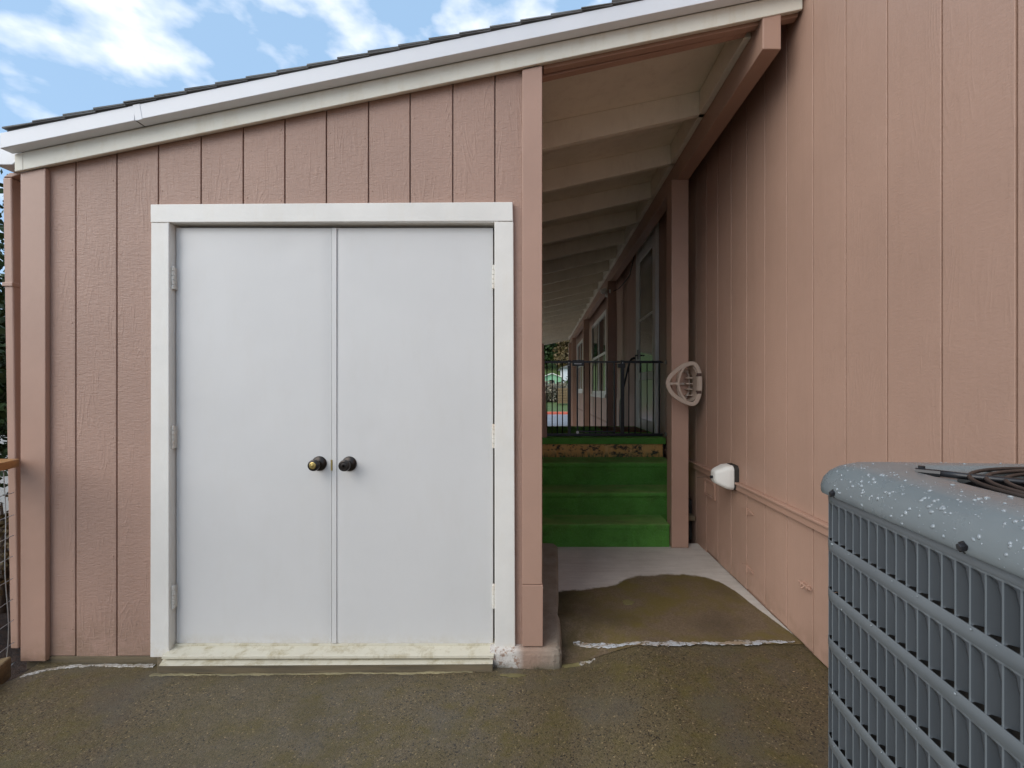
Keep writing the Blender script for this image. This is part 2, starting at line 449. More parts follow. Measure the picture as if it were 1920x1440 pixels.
def m_leaf(name, a, b):
    t = NT(name); n1 = t.noise(t.pos(False), 5, 4); rnd = t.noise(t.pos(False), 45, 1)
    c = t.mix(t.ramp(n1, .3, .7), a, b); c = t.mix(t.math('MULTIPLY', t.ramp(rnd, .5, .7), .5), c, tuple(v*1.7 for v in b))
    t.b.inputs['Subsurface Weight'].default_value = 0
    return t.set(c, .55, spec=.3)
M['leaf_dark'] = m_leaf('dark_evergreen_leaf', (.014, .030, .008), (.035, .065, .014))
M['leaf_mid'] = m_leaf('mid_green_leaf', (.035, .065, .014), (.075, .12, .028))
M['leaf_olive'] = m_leaf('brown_olive_leaf', (.085, .060, .025), (.15, .105, .045))
M['leaf_hedge'] = m_leaf('pale_hedge_leaf', (.15, .125, .085), (.27, .24, .17))
M['bark'] = m_plain('tree_bark', (.08, .055, .038), .9, bump=.8, bscale=30, var=.25)

# ================================================================== SETTING
# driveway: gentle cross fall, lifts towards the house wall
def ground_z(x, y):
    t = min(max((x - .08) / .45, 0), 1); t = t*t*(3-2*t)
    f = min(max((y + 1.0) / 2.0, 0), 1)
    return -.02 + .0975 * t + 0.004*math.sin(3.1*x+1.3*y) * (1-t)
def sheet(name, x0, x1, nx, y0, y1, ny, zf, mat, edge=None):
    xs = np.linspace(x0, x1, nx); ys = np.linspace(y0, y1, ny)
    V = []
    for j, y in enumerate(ys):
        for i, x in enumerate(xs):
            xx = x
            if edge and i == 0: xx = edge(y)
            V.append((xx, y, zf(xx, y)))
    F = [(j*nx+i, j*nx+i+1, (j+1)*nx+i+1, (j+1)*nx+i) for j in range(ny-1) for i in range(nx-1)]
    return np_mesh(name, np.array(V), np.array(F), mat, smooth=True)
driveway = tag(sheet("driveway", -2.40, 1.26, 110, -6.0, 2.235, 150, ground_z, M['paving'],
                     edge=lambda y: -2.385 + .006*math.sin(31*y) + .005*math.sin(77*y)), kind="structure")
WZ = .0775                                  # walkway level
def walk_z(x, y):
    g = ground_z(x, y) + .004
    t = min(max((y - 2.20) / .25, 0), 1)
    return g*(1-t) + WZ*t
walkway = tag(sheet("walkway", .04, 1.26, 60, 2.165, 3.60, 64, walk_z, M['walk']), kind="structure")

# irregular patches of old paint and mud, each a thin raised flake on the paving
def patch(name, outline, zf, mat, parent, th=.003):
    n = len(outline)
    cx = sum(p[0] for p in outline)/n; cy = sum(p[1] for p in outline)/n
    V = [(x, y, zf(x, y)+th) for x, y in outline] + [(x, y, zf(x, y)-.004) for x, y in outline]
    F = [(i, (i+1) % n, n+(i+1) % n, n+i) for i in range(n)]
    mb = MB(); mb.add(V, [tuple(reversed(f)) for f in F]); mb.add(V[:n] + [(cx, cy, zf(cx, cy)+th)], [(i, (i+1) % n, n) for i in range(n)])
    return mb.build(name, mat, parent, fix=True)
def strip(name, path, zf, mat, parent, th=.004):
    """path: [(x, y, halfwidth)] -> ragged ribbon"""
    mb = MB(); V = []
    P = []
    for (a, b) in zip(path[:-1], path[1:]):
        k = max(2, int(math.hypot(b[0]-a[0], b[1]-a[1]) / .008))
        for i in range(k):
            u = i/k; P.append(tuple(a[j]*(1-u)+b[j]*u for j in range(3)))
    jit = lambda i, ph: .5*math.sin(i*.31+ph) + .4*math.sin(i*.93+2*ph) + .5*math.sin(i*.127+3*ph) + .45*random.uniform(-1, 1)
    for i, (x, y, w) in enumerate(P):
        w0 = max(w*(1+.6*jit(i, .4)), .001); w1 = max(w*(1+.6*jit(i, 2.2)), .001)
        V += [(x, y-w0, zf(x, y-w0)+.0005), (x, y-w0*.7, zf(x, y)+th), (x, y+w1*.7, zf(x, y)+th), (x, y+w1, zf(x, y+w1)+.0005)]
    F = []
    for i in range(len(P)-1):
        for k in range(3): F.append((i*4+k, (i+1)*4+k, (i+1)*4+k+1, i*4+k+1))
    return mb.add(V, F).build(name, mat, parent, fix=True)
wz2 = lambda x, y: max(walk_z(x, y), ground_z(x, y)) + .002
strip("paint_line", [(.17, 2.282, .006), (.197, 2.276, .010), (.28, 2.235, .014), (.36, 2.205, .016), (.47, 2.178, .015), (.60, 2.165, .016), (.80, 2.170, .016), (1.0, 2.176, .015), (1.16, 2.182, .013), (1.235, 2.185, .007)], wz2, M['joint'], walkway, .002)
strip("paint_line", [(.20, 2.262, .004), (.26, 2.25, .008), (.30, 2.238, .004)], wz2, M['joint'], walkway, .003)
for (x, y, s) in ((.205, 2.155, .016), (.235, 2.15, .010), (.26, 2.158, .008), (.225, 2.168, .006)):
    o = [(x + s*(1+.5*random.uniform(-1, 1))*math.cos(a)*1.2, y + s*.7*(1+.5*random.uniform(-1, 1))*math.sin(a)) for a in np.linspace(0, 6.28, 11)[:-1]]
    patch("paint_flake", o, ground_z, M['flake'], driveway)
def blob(cx, cy, rx, ry, n=18, j=.3):
    return [(cx + rx*(1+j*random.uniform(-1, 1))*math.cos(a), cy + ry*(1+j*random.uniform(-1, 1))*math.sin(a)) for a in np.linspace(0, 6.283, n+1)[:-1]]
patch("mud_stain", blob(.51, 2.60, .032, .035), lambda x, y: walk_z(x, y), M['moss'], walkway, .002)
patch("mud_stain", blob(.155, 2.17, .07, .035), ground_z, M['moss'], driveway, .002)
patch("mud_stain", blob(-.12, 2.085, .055, .012), ground_z, M['moss'], driveway, .002)
# efflorescence / paint left along the shed footing
strip("paint_line", [(-2.36, 2.08, .009), (-2.30, 2.125, .010), (-2.20, 2.155, .011), (-2.05, 2.165, .010), (-1.90, 2.163, .009), (-1.82, 2.165, .012)], ground_z, M['flake'], driveway, .004)
strip("paint_line", [(-1.79, 2.098, .008), (-1.55, 2.100, .006), (-1.35, 2.104, .007), (-1.1, 2.104, .004), (-.85, 2.106, .005), (-.62, 2.1, .006), (-.30, 2.11, .005)], ground_z, M['mudline'], driveway, .003)
# pebbles standing proud of the paving
def scatter(name, n, mat, parent, region, smin, smax, flat=.5):
    base = np.array([(1,0,0),(-1,0,0),(0,1,0),(0,-1,0),(0,0,1),(0,0,-1)], float)
    tri = np.array([(0,2,4),(2,1,4),(1,3,4),(3,0,4)])
    V = np.zeros((n*6, 3)); F = np.zeros((n*4, 3), int)
    for i in range(n):
        x = random.uniform(region[0], region[1]); y = region[2] + (region[3]-region[2])*random.random()
        s = random.uniform(smin, smax); a = random.uniform(0, 6.28)
        b = base * np.array([s*random.uniform(.7, 1.5), s*random.uniform(.6, 1.2), s*flat])
        V[i*6:i*6+6, 0] = x + b[:, 0]*math.cos(a) - b[:, 1]*math.sin(a)
        V[i*6:i*6+6, 1] = y + b[:, 0]*math.sin(a) + b[:, 1]*math.cos(a)
        V[i*6:i*6+6, 2] = ground_z(x, y) + b[:, 2]
        F[i*4:i*4+4] = tri + i*6
    return tag(np_mesh(name, V, F, mat, parent, smooth=True), kind="stuff")
M['pebble'] = m_plain('wet_pebble', (.26, .185, .10), .4, var=.5)
M['pebble2'] = m_plain('dark_pebble', (.055, .045, .035), .4, var=.5)
scatter("pebbles", 700, M['pebble'], driveway, (-2.35, 1.2, .6, 2.1), .0012, .0042)
scatter("pebbles", 800, M['pebble2'], driveway, (-2.35, 1.2, .6, 2.1), .0015, .0045)

# wide ground, planting bed, carport slab, street
def flat(name, x0, x1, y0, y1, z, mat):
    mb = MB(); mb.add([(x0,y0,z),(x1,y0,z),(x1,y1,z),(x0,y1,z)], [(0,1,2,3)])
    return tag(mb.build(name, mat), kind="structure")
flat("ground", -400, 400, -400, 400, -.10, M['gravel'])  # mostly unseen yard, made pale to bounce light under the roof
bed = sheet("planting_bed", -5.5, -2.37, 60, -3, 9, 120, lambda x, y: -.045 + .03*math.sin(5*x+2*y)*math.sin(3.3*y) - .02, M['soil']); tag(bed, kind="structure")
flat("carport_slab", -2.9, 1.26, 6.21, 15.6, -.01, M['slab'])
flat("walkway_base", .0, 1.26, 3.58, 6.20, -.012, M['slab'])
flat("street", -40, 40, 15.62, 24.6, -.03, M['asphalt'])
flat("sidewalk", -40, 40, 15.65, 16.6, -.02, M['slab'])
mb = MB(); mb.box(-40, 40, 24.6, 24.9, -.1, .10); tag(mb.build("kerb", M['redkerb'], bevel=.02), kind="structure")
def hill_z(x, y):
    t = max(0, y - 24.9)
    return .08 + .035*t + max(0, (t-45))*.22 + .25*math.sin(x*.13+y*.07)*min(1, t/30)
tag(sheet("hillside", -90, 90, 60, 24.9, 175, 60, hill_z, M['grass']), kind="structure")

# ================================================================== SHED
YW = 2.188
SX = lambda px, Y=YW: (px - 1011) / 853.33 * Y            # survey of the photograph: column -> metres at depth Y
SZ = lambda py, Y=YW: H + (731 - py) / 853.33 * Y
SL = .2065                                                 # roof slope
fas_b = lambda x: 2.835 + SL*x                             # underside of the fascia board
shed = thing("storage_shed", "pink-brown panel-sided storage shed with white double doors", "shed")
edges = [SX(p) for p in (85, 142, 219, 297, 377, 456, 534, 612, 691, 769, 849, 928, 979)]
DX0, DX1, DZ1 = -1.80, -.20, 2.13                          # rough opening hidden by the casing
mb = MB()
for (x0, x1, z0, z1) in ((-2.46, DX0, .0, 0), (DX1, .0, .0, 0)):
    mb.prism_xz([(x0, -.01), (x1, -.01), (x1, fas_b(x1)+.06), (x0, fas_b(x0)+.06)], YW+.012, YW+.06)
mb.prism_xz([(DX0, DZ1), (DX1, DZ1), (DX1, fas_b(DX1)+.06), (DX0, fas_b(DX0)+.06)], YW+.012, YW+.06)
mb.build("wall_backing", M['groove'], shed)
G = .0031
for i, (a, b) in enumerate(zip(edges[:-1], edges[1:])):
    x0, x1 = a + (G if i else -.02), b - (G if i < len(edges)-2 else -.03)
    zb = .012 + random.uniform(-.003, .003)
    if x1 <= DX0+.03 or x0 >= DX1-.03:
        mbb = MB(); mbb.prism_xz([(x0, zb), (x1, zb), (x1, fas_b(x1)+.05), (x0, fas_b(x0)+.05)], YW, YW+.0118)
    else:
        mbb = MB(); xa = x0; xb = x1
        mbb.prism_xz([(xa, DZ1), (xb, DZ1), (xb, fas_b(xb)+.05), (xa, fas_b(xa)+.05)], YW, YW+.0118)
        if a < DX0 < b:
            mbb.prism_xz([(x0, zb), (DX0, zb), (DX0, DZ1-.0005), (x0, DZ1-.0005)], YW, YW+.0118)
        if a < DX1 < b:
            mbb.prism_xz([(DX1, zb), (x1, zb), (x1, DZ1-.0005), (DX1, DZ1-.0005)], YW, YW+.0118)
    mbb.build("siding_board", M['siding'], shed, bevel=.0022)
# nail heads / paint bumps along the boards
mb = MB()
for x in edges[1:-1]:
    for z in np.arange(.15, 2.9, .3):
        if DX0-.05 < x < DX1+.05 and z < 2.2: continue
        if z > fas_b(x)-.03: continue
        mb.lathe([(.0035, 0), (.003, -.0012), (.0015, -.0018)], (x + .018*random.choice((-1, 1)), YW, z + random.uniform(-.05, .05)), (0, 1, 0), 8)
tag(mb.build("nail_heads", M['pink'], shed), kind="stuff")
# the side towards the steps, other walls, floor plate
mb = MB()
mb.box(-.045, .006, YW+.061, 6.16, -.02, 2.90)
mb.build("side_wall", M['siding'], shed)
mb = MB(); mb.box(-2.455, -2.40, YW+.061, 6.16, -.02, 2.36); mb.build("side_wall", M['siding'], shed)
mb = MB(); mb.prism_xz([(-2.455, -.02), (.006, -.02), (.006, 2.90), (-2.455, 2.36)], 6.161, 6.20); mb.build("rear_wall", M['siding'], shed)
# corner boards
o = MB().prism_xz([(SX(38, 2.165), .0), (SX(85, 2.165), .0), (SX(85, 2.165), fas_b(SX(85, 2.165))-.002), (SX(38, 2.165), fas_b(SX(38, 2.165))-.002)], 2.165, YW-.0005).build("corner_board", M['pink'], shed, bevel=.003)
xr0, xr1 = -.080, .014
MB().prism_xz([(xr0, SZ(1096, 2.163)), (xr1, SZ(1096, 2.163)), (xr1, fas_b(xr1)-.004), (xr0, fas_b(xr0)-.004)], 2.163, YW-.0005).build("corner_board", M['pink'], shed, bevel=.003)
MB().prism_xz([(xr0+.001, .075), (xr1+.003, .075), (xr1+.004, SZ(1096, 2.163)-.002), (xr0+.001, SZ(1096, 2.163)-.002)], 2.159, YW-.0005).build("corner_board", M['pink'], shed, bevel=.002)
MB().box(.0065, .0145, YW, YW+.09, .07, 2.86).build("corner_board", M['pink'], shed, bevel=.002)
# concrete footing that sticks out at the corner and runs beside the walkway
fo = MB()
n = 26
V = []
F = []
def foot_prof(px_, py_, nx_, ny_, w):   # not used for loft, kept simple
    return
outl = [(-.235, 2.150), (-.18, 2.146), (-.10, 2.140), (.0, 2.136), (.07, 2.136), (.098, 2.142), (.107, 2.16), (.112, 2.30), (.118, 2.6), (.128, 3.0), (.140, 3.35), (.143, 3.46), (.12, 3.505), (.0, 3.51), (-.04, 3.51), (-.04, 2.19), (-.235, 2.19)]
def ring(off, z, jit=.0):
    c = Vector((.0, 2.6))
    r = []
    for (x, y) in outl:
        dx = -off if x > .05 else 0; dy = off if y < 2.165 else (-off if y > 3.4 else 0)
        r.append((x+dx+random.uniform(-jit, jit), y+dy+random.uniform(-jit, jit), z+(.045*(y-2.15)/1.3 if z > 0 else 0)+random.uniform(-jit, jit)))
    return r
rings = [ring(-.004, -.06), ring(0, .01, .002), ring(.002, .045, .002), ring(.008, .062, .002), ring(.02, .069, .001)]
V = [p for r_ in rings for p in r_]; nn = len(outl)
F = [(i*nn+k, i*nn+(k+1) % nn, (i+1)*nn+(k+1) % nn, (i+1)*nn+k) for i in range(len(rings)-1) for k in range(nn)] + [tuple((len(rings)-1)*nn+k for k in range(nn))]
MB().add(V, F).build("concrete_footing", M['footing'], shed, smooth=False, bevel=.004, fix=True)
MB().box(-2.46, -1.80, YW-.004, YW+.05, -.05, .0115).build("bottom_plate", M['greywood'], shed, bevel=.002)
# door casing
cy0, cy1 = 2.166, YW-.0005
cx = lambda px: SX(px, 2.166)
cz = lambda py: SZ(py, 2.166)
casing = MB(); casing.prism_xz([(cx(282), cz(417)), (cx(962), cz(414.5)), (cx(961), cz(378.5)), (cx(282), cz(383))], cy0, cy1); casing.build("door_casing", M['trim'], shed, bevel=.003)
casing = MB(); casing.prism_xz([(cx(281), cz(1233)), (cx(316), cz(1233)), (cx(316), cz(417.6)), (cx(282.5), cz(417.6))], cy0+.0015, cy1); casing.build("door_casing", M['trim'], shed, bevel=.003)
casing = MB(); casing.prism_xz([(cx(927.5), cz(1215)), (cx(966), cz(1215)), (cx(962.5), cz(415.3)), (cx(927), cz(415.3))], cy0+.0015, cy1); casing.build("door_casing", M['trim'], shed, bevel=.003)
# jamb (the reveal behind the casing)
JX0, JX1, JZ = cx(315), cx(929), cz(416)
YD = 2.206                                                # face of the doors
MB().box(JX0-.012, JX0+.0005, cy0+.004, 2.30, .03, JZ+.02).build("door_jamb", M['trim'], shed)
MB().box(JX1-.0005, JX1+.012, cy0+.004, 2.30, .03, JZ+.02).build("door_jamb", M['trim'], shed)
MB().box(JX0, JX1, cy0+.004, 2.30, JZ-.0005, JZ+.012).build("door_jamb", M['trim'], shed)
MB().box(JX0, JX1, YD+.045, YD+.055, .03, JZ).build("door_gap_shade", M['gap'], shed)  # dark sheet behind both leaves, stands in for shade in the gaps
dxp = lambda px: SX(px, YD)
dz0, dz1 = SZ(1206.5, YD), SZ(427, YD)
def dented(name, x0, x1, z0, z1, dents, parent, mat):
    """steel door skin: slightly uneven sheet with folded edges"""
    nx, nz_ = 26, 60
    V = []; F = []
    for j in range(nz_):
        for i in range(nx):
            x = x0 + (x1-x0)*i/(nx-1); z = z0 + (z1-z0)*j/(nz_-1)
            d = .0010*math.sin(2.1*z+3*x)+.0006*math.sin(7*x+1.3*z)
            for (dx, dz, r, a) in dents: d += a*math.exp(-((x-dx)**2+(z-dz)**2)/(r*r))
            if i in (0, nx-1) or j in (0, nz_-1): d += .003
            V.append((x, YD+d, z))
    F = [(j*nx+i, j*nx+i+1, (j+1)*nx+i+1, (j+1)*nx+i) for j in range(nz_-1) for i in range(nx-1)]
    b0 = len(V)
    per = [i for i in range(nx)] + [j*nx+nx-1 for j in range(1, nz_)] + [(nz_-1)*nx+i for i in range(nx-2, -1, -1)] + [j*nx for j in range(nz_-2, 0, -1)]
    for k in per: V.append((V[k][0], YD+.04, V[k][2]))
    m = len(per)
    F += [(per[k], b0+k, b0+(k+1) % m, per[(k+1) % m]) for k in range(m)]
    return MB().add(V, F).build(name, mat, parent, smooth=False)
def smooth_flat(o, ang=30):
    o.data.polygons.foreach_set('use_smooth', [True]*len(o.data.polygons))
    try: o.data.set_sharp_from_angle(angle=R(ang))
    except Exception: pass
dl = dented("door", dxp(329.8), dxp(621.0), dz0, dz1, [(dxp(540), SZ(465, YD), .05, .002), (dxp(340), SZ(470, YD), .05, .002), (dxp(480), SZ(780, YD), .12, .0014), (dxp(400), SZ(1000, YD), .16, -.0012)], shed, M['door']); smooth_flat(dl)
dr = dented("door", dxp(625), dxp(924), dz0, dz1, [(dxp(693), SZ(810, YD), .022, .003), (dxp(700), SZ(820, YD), .02, .002), (dxp(800), SZ(600, YD), .18, .0014), (dxp(850), SZ(1050, YD), .14, -.0012)], shed, M['door']); smooth_flat(dr)
tag(dl, "left white steel door leaf with brass keyhole knob"); tag(dr, "right white steel door leaf with dark blank knob")
MB().box(dxp(622.6), dxp(631.5), YD-.0035, YD+.001, dz0+.002, dz1-.002).build("astragal", M['door'], dr, bevel=.0012)
MB().box(dxp(621), dxp(624.2), YD-.005, YD+.01, SZ(882, YD), SZ(862, YD)).build("latch_plate", M['brass'], dl)
def knob(cxp, cyp, parent, face):
    o = (dxp(cxp), YD+.0005, SZ(cyp, YD)); ax = (0, -1, 0)
    k = MB(); k.lathe([(.036, 0), (.036, .004), (.033, .008), (.024, .012), (.016, .015), (.0135, .024), (.014, .032), (.0215, .040), (.0265, .048), (.0275, .056), (.0255, .064), (.021, .067)], o, ax, 32)
    ob = k.build("knob", M['dark'], parent, smooth=True); smooth_flat(ob, 40)
    f = MB()
    if face == 'brass':
        f.lathe([(.0165, .0665), (.016, .069), (.0135, .0705), (.0065, .0708), (.006, .0725), (.0045, .073)], o, ax, 28)
        f.box(o[0]-.0008, o[0]+.0008, YD-.0745, YD-.0725, o[2]-.004, o[2]+.004)
        f.build("keyhole", M['brass'], ob, smooth=False)
    else:
        f.lathe([(.0205, .0665), (.0195, .0685), (.0165, .0685), (.015, .0665), (.011, .0662), (.006, .067)], o, ax, 28)
        f.build("knob_face", M['dark'], ob)
knob(599, 869, dl, 'brass'); knob(655, 869.5, dr, 'dark')
def hinge(x, pya, pyb, parent, side):
    z1, z0 = SZ(pya, YD-.01), SZ(pyb, YD-.01)
    m = MB(); h = (z1-z0)/5
    for k in range(5):
        m.lathe([(.0058, .0006), (.0072, .0022), (.0072, h-.0022), (.0058, h-.0006)], (x, YD-.019, z0+k*h), (0, 0, 1), 12)
    m.lathe([(.004, -.003), (.0062, 0), (.004, .003)], (x, YD-.019, z1), (0, 0, 1), 10)
    hb = m.build("hinge", M['hinge'], parent); smooth_flat(hb, 40)
    lf = MB(); lf.box(x-side*.0005-.001, x-side*.0005+.001, YD-.016, YD+.004, z0+.002, z1-.002); lf.build("hinge_leaf", M['hinge'], parent)
M['sillpink'] = m_paint('worn_pink_concrete', (.24, .185, .14), .85, dirt=.8, dirtcol=(.12, .09, .05), grain=1.0)
M['hinge'] = m_paint('painted_hinge', (.72, .69, .62), .5, dirt=.8, dirtcol=(.45, .24, .08), grain=.3)
for ya, yb in ((501, 543), (798, 841), (1097, 1140)):
    hinge(JX0+.0075, ya, yb, dl, -1)
    hinge(dxp(926), ya-2, yb-1, dr, 1)
# threshold and the mossy board under it
MB().hexa([(SX(300, 2.13), 2.138, .026), (SX(926, 2.13), 2.138, .030), (JX1, 2.26, .026), (JX0-.0, 2.26, .026)], [(SX(300, 2.13), 2.138, .041), (SX(926, 2.13), 2.138, .045), (JX1, 2.26, .066), (JX0-.0, 2.26, .066)]).build("threshold", M['sill'], shed, bevel=.003)
MB().box(JX0+.004, JX1-.004, YD-.006, YD+.03, SZ(1211.5, YD-.006), SZ(1208, YD-.006)).build("threshold_strip", M['sill'], shed, bevel=.001)
MB().hexa([(SX(296, 2.115), 2.113, -.04), (SX(924, 2.115), 2.110, -.04), (SX(924, 2.19), 2.187, -.04), (SX(296, 2.19), 2.187, -.04)], [(SX(296, 2.115), 2.113, .009), (SX(924, 2.115), 2.116, .016), (SX(924, 2.19), 2.187, .02), (SX(296, 2.19), 2.187, .02)]).build("sill_board", M['greywood'], shed, bevel=.003)
MB().hexa([(SX(299, 2.115), 2.1125, .0095), (SX(924, 2.115), 2.1155, .0165), (SX(924, 2.18), 2.186, .0165), (SX(310, 2.18), 2.186, .0165)], [(SX(299, 2.115), 2.1135, .0135), (SX(924, 2.115), 2.1165, .0195), (SX(924, 2.18), 2.186, .0225), (SX(310, 2.18), 2.186, .0225)]).build("sill_board", M['sill'], shed, bevel=.001)

# ================================================================== ROOF over shed and passage
KA = .94
roof = thing("lean_to_roof", "sloping lean-to roof with cream fascia and exposed rafters over the passage", "roof")
RX0, RX1, RY0, RY1 = -2.487, 1.245, 2.098, 15.9
roof_u = lambda x: 2.988 + SL*x                            # underside of the boarding
# boarding in sheets
ys = [RY0+.035, 3.3, 4.5, 5.7, 6.9, 8.1, 9.3, 10.5, 11.7, 12.9, 14.1, 15.3, RY1-.04]
for a, b in zip(ys[:-1], ys[1:]):
    MB().prism_xz([(-2.47, roof_u(-2.47)), (RX1, roof_u(RX1)), (RX1, roof_u(RX1)+.012), (-2.47, roof_u(-2.47)+.012)], a+.0006, b-.0006).build("roof_sheet", M['rafter'], roof)
# white metal rake cap in lengths with a lapped seam
top = lambda x: 2.989 + SL*x
bot = lambda x: 2.919 + SL*x
xs_ = SX(252, RY0)
def cap(x0, x1, y0, th):
    m = MB(); m.prism_xz([(x0, bot(x0)), (x1, bot(x1)), (x1, top(x1)), (x0, top(x0))], y0, y0+.052); return m
cap(RX0, xs_, RY0, 0).build("rake_cap", M['cap'], roof, bevel=.002)
cap(xs_+.0065, RX1, RY0-.0012, 0).build("rake_cap", M['cap'], roof, bevel=.002)
MB().prism_xz([(xs_-.003, bot(xs_)+.0015), (xs_+.009, bot(xs_)+.003), (xs_+.009, top(xs_)-.001), (xs_-.003, top(xs_)-.003)], RY0+.004, RY0+.05).build("seam_gap", M['gap'], roof)
MB().prism_xz([(xs_+.0065, bot(xs_)-.002), (xs_+.038, bot(xs_+.034)-.002), (xs_+.026, top(xs_+.026)+.001), (xs_-.006, top(xs_-.006)+.001)], RY0-.0026, RY0-.0014).build("rake_cap_seam", M['cap'], roof, bevel=.0006)
# drip edge and shingle courses (their ends step up the rake)
MB().prism_xz([(RX0+.03, top(RX0+.03)+.0005), (RX1, top(RX1)+.0005), (RX1, top(RX1)+.0075), (RX0+.03, top(RX0+.03)+.0075)], RY0+.004, RY0+.06).build("drip_edge", M['shingle'], roof)
cx_ = RX0+.02; k = 0
while cx_ < RX1:
    x0 = cx_; x1 = min(cx_+.285, RX1)
    zz = lambda x, o: top(x) + o
    MB().hexa([(x0, RY0-.008-random.uniform(0, .006), zz(x0, .0135)), (x1, RY0-.006, zz(x1, .0025)), (x1, RY1, zz(x1, .0125)), (x0, RY1, zz(x0, .0145))],
              [(x0, RY0-.008-random.uniform(0, .006), zz(x0, .0205)), (x1, RY0-.006, zz(x1, .0075)), (x1, RY1, zz(x1, .0175)), (x0, RY1, zz(x0, .0205))]).build("shingle_course", M['shingle'], roof)
    cx_ += .14; k += 1
# cream fascia below the cap, pink barge rafter behind it
xj = SX(43, 2.15)
def fas(x0, x1, y0, y1, name, mat, db=0, dt=.0, bev=.003):
    return MB().prism_xz([(x0, fas_b(x0)+db), (x1, fas_b(x1)+db), (x1, bot(x1)-.0012+dt), (x0, bot(x0)-.0012+dt)], y0, y1).build(name, mat, roof, bevel=bev)
fas(SX(27, 2.15), xj-.0006, 2.150, 2.1645, "fascia_board", M['cream'])
fas(xj, RX1, 2.150, 2.1645, "fascia_board", M['cream'])
fas(-2.45, RX1, 2.1650, 2.186, "barge_board", M['cream'], .010, .06)
fas(.02, RX1, 2.1872, 2.225, "barge_rafter", M['pink'], -.006, .05)
# rafters 0.6 m apart
raf_b = lambda x: H + KA*(1.628 + .222*x/KA*1.0)
rt = lambda x: roof_u(x) - .0008
def rafter(y, mat):
    x0, x1 = (.0068 if y < 6.18 else -2.42), 1.022
    MB().prism_xz([(x0, raf_b(x0)), (x1, raf_b(x1)), (x1, rt(x1)), (x0, rt(x0))], y, y+.038).build("rafter", mat, roof, bevel=.002)
rafter(2.235, M['pink'])
raf_y = [KA*(3.087+.67*i) for i in range(20)]
for y in raf_y:
    if y < RY1-.1: rafter(y, M['rafter'])
# rim blocking between rafters, on the beam
yy = [2.274] + [y for y in raf_y if y < RY1-.1] + [RY1-.05]
for a, b in zip(yy[:-1], yy[1:]):
    a2 = a + (.0385 if a > 2.3 else 0)
    MB().prism_xz([(1.0225, raf_b(1.03)+.0), (1.058, raf_b(1.03)+.0), (1.058, rt(1.058)), (1.0225, rt(1.0225))], a+.0005 if a > 2.3 else a, b+.037).build("rim_board", M['rafter'], roof, bevel=.002)
MB().prism_xz([(-2.45, roof_u(-2.45)-.17), (1.24, roof_u(1.24)-.17), (1.24, roof_u(1.24)+.012), (-2.45, roof_u(-2.45)+.012)], RY1-.039, RY1).build("fascia_board", M['cream'], roof, bevel=.003)
# beam and posts
BX0, BX1 = 1.0585, 1.146
BZ0 = H + KA*1.717; BZ1 = roof_u(1.06) - .002
bj = [KA*2.293, 6.82, 10.5, 14.1, RY1-.045]
for a, b in zip(bj[:-1], bj[1:]):
    MB().prism_yz([(a, BZ0), (b-.001, BZ0), (b-.001, BZ1), (a, BZ1)], BX0, BX1).build("beam", M['pink'], roof, bevel=.004)
def post(y, z0, w=.131):
    MB().box(BX1-w, BX1, y, y+w, z0, BZ0-.001).build("post", M['pink'], roof, bevel=.005)
post(KA*3.711, WZ+.003)
for y in (6.74, 10.42, 14.05): post(y, -.01)
post(RY1-.20, -.01)
for y in (7.9, 11.8, RY1-.2):
    MB().box(-2.45, -2.33, y, y+.12, -.01, 2.265).build("post", M['pink'], roof, bevel=.005)
MB().box(-2.44, -2.35, 6.22, RY1-.05, 2.266, 2.41).build("beam", M['pink'], roof, bevel=.004)
# white eave gutter along the low edge and its end cap
gy0 = 2.108
gz = SZ(283, 2.12)
m = MB(); m.prism_xz([(-2.60, gz-.03), (-2.585, gz-.045), (-2.50, gz-.045), (-2.455, gz-.01), (-2.455, gz+.05), (-2.62, gz+.05)], gy0+.05, 12.5)
m.build("eave_gutter", M['cap'], roof, bevel=.003)

# ------------------------------------------------------------------ downspout
ds = thing("downspout", "pink painted rectangular downspout at the left corner of the shed", "downspout")
MB().hexa([(-2.598, 2.235, .02), (-2.558, 2.235, .02), (-2.558, 2.305, .02), (-2.598, 2.305, .02)], [(-2.636, 2.235, gz-.07), (-2.592, 2.235, gz-.07), (-2.592, 2.305, gz-.07), (-2.636, 2.305, gz-.07)]).build("pipe", M['pink'], ds, bevel=.006)
MB().hexa([(-2.636, 2.235, gz-.069), (-2.592, 2.235, gz-.069), (-2.592, 2.305, gz-.069), (-2.636, 2.305, gz-.069)], [(-2.60, 2.235, gz-.0455), (-2.53, 2.235, gz-.0455), (-2.53, 2.305, gz-.0455), (-2.60, 2.305, gz-.0455)]).build("outlet", M['pink'], ds, bevel=.004)
MB().box(-2.632, -2.58, 2.228, 2.31, 1.80, 1.82).build("pipe_strap", M['pink'], ds, bevel=.003)

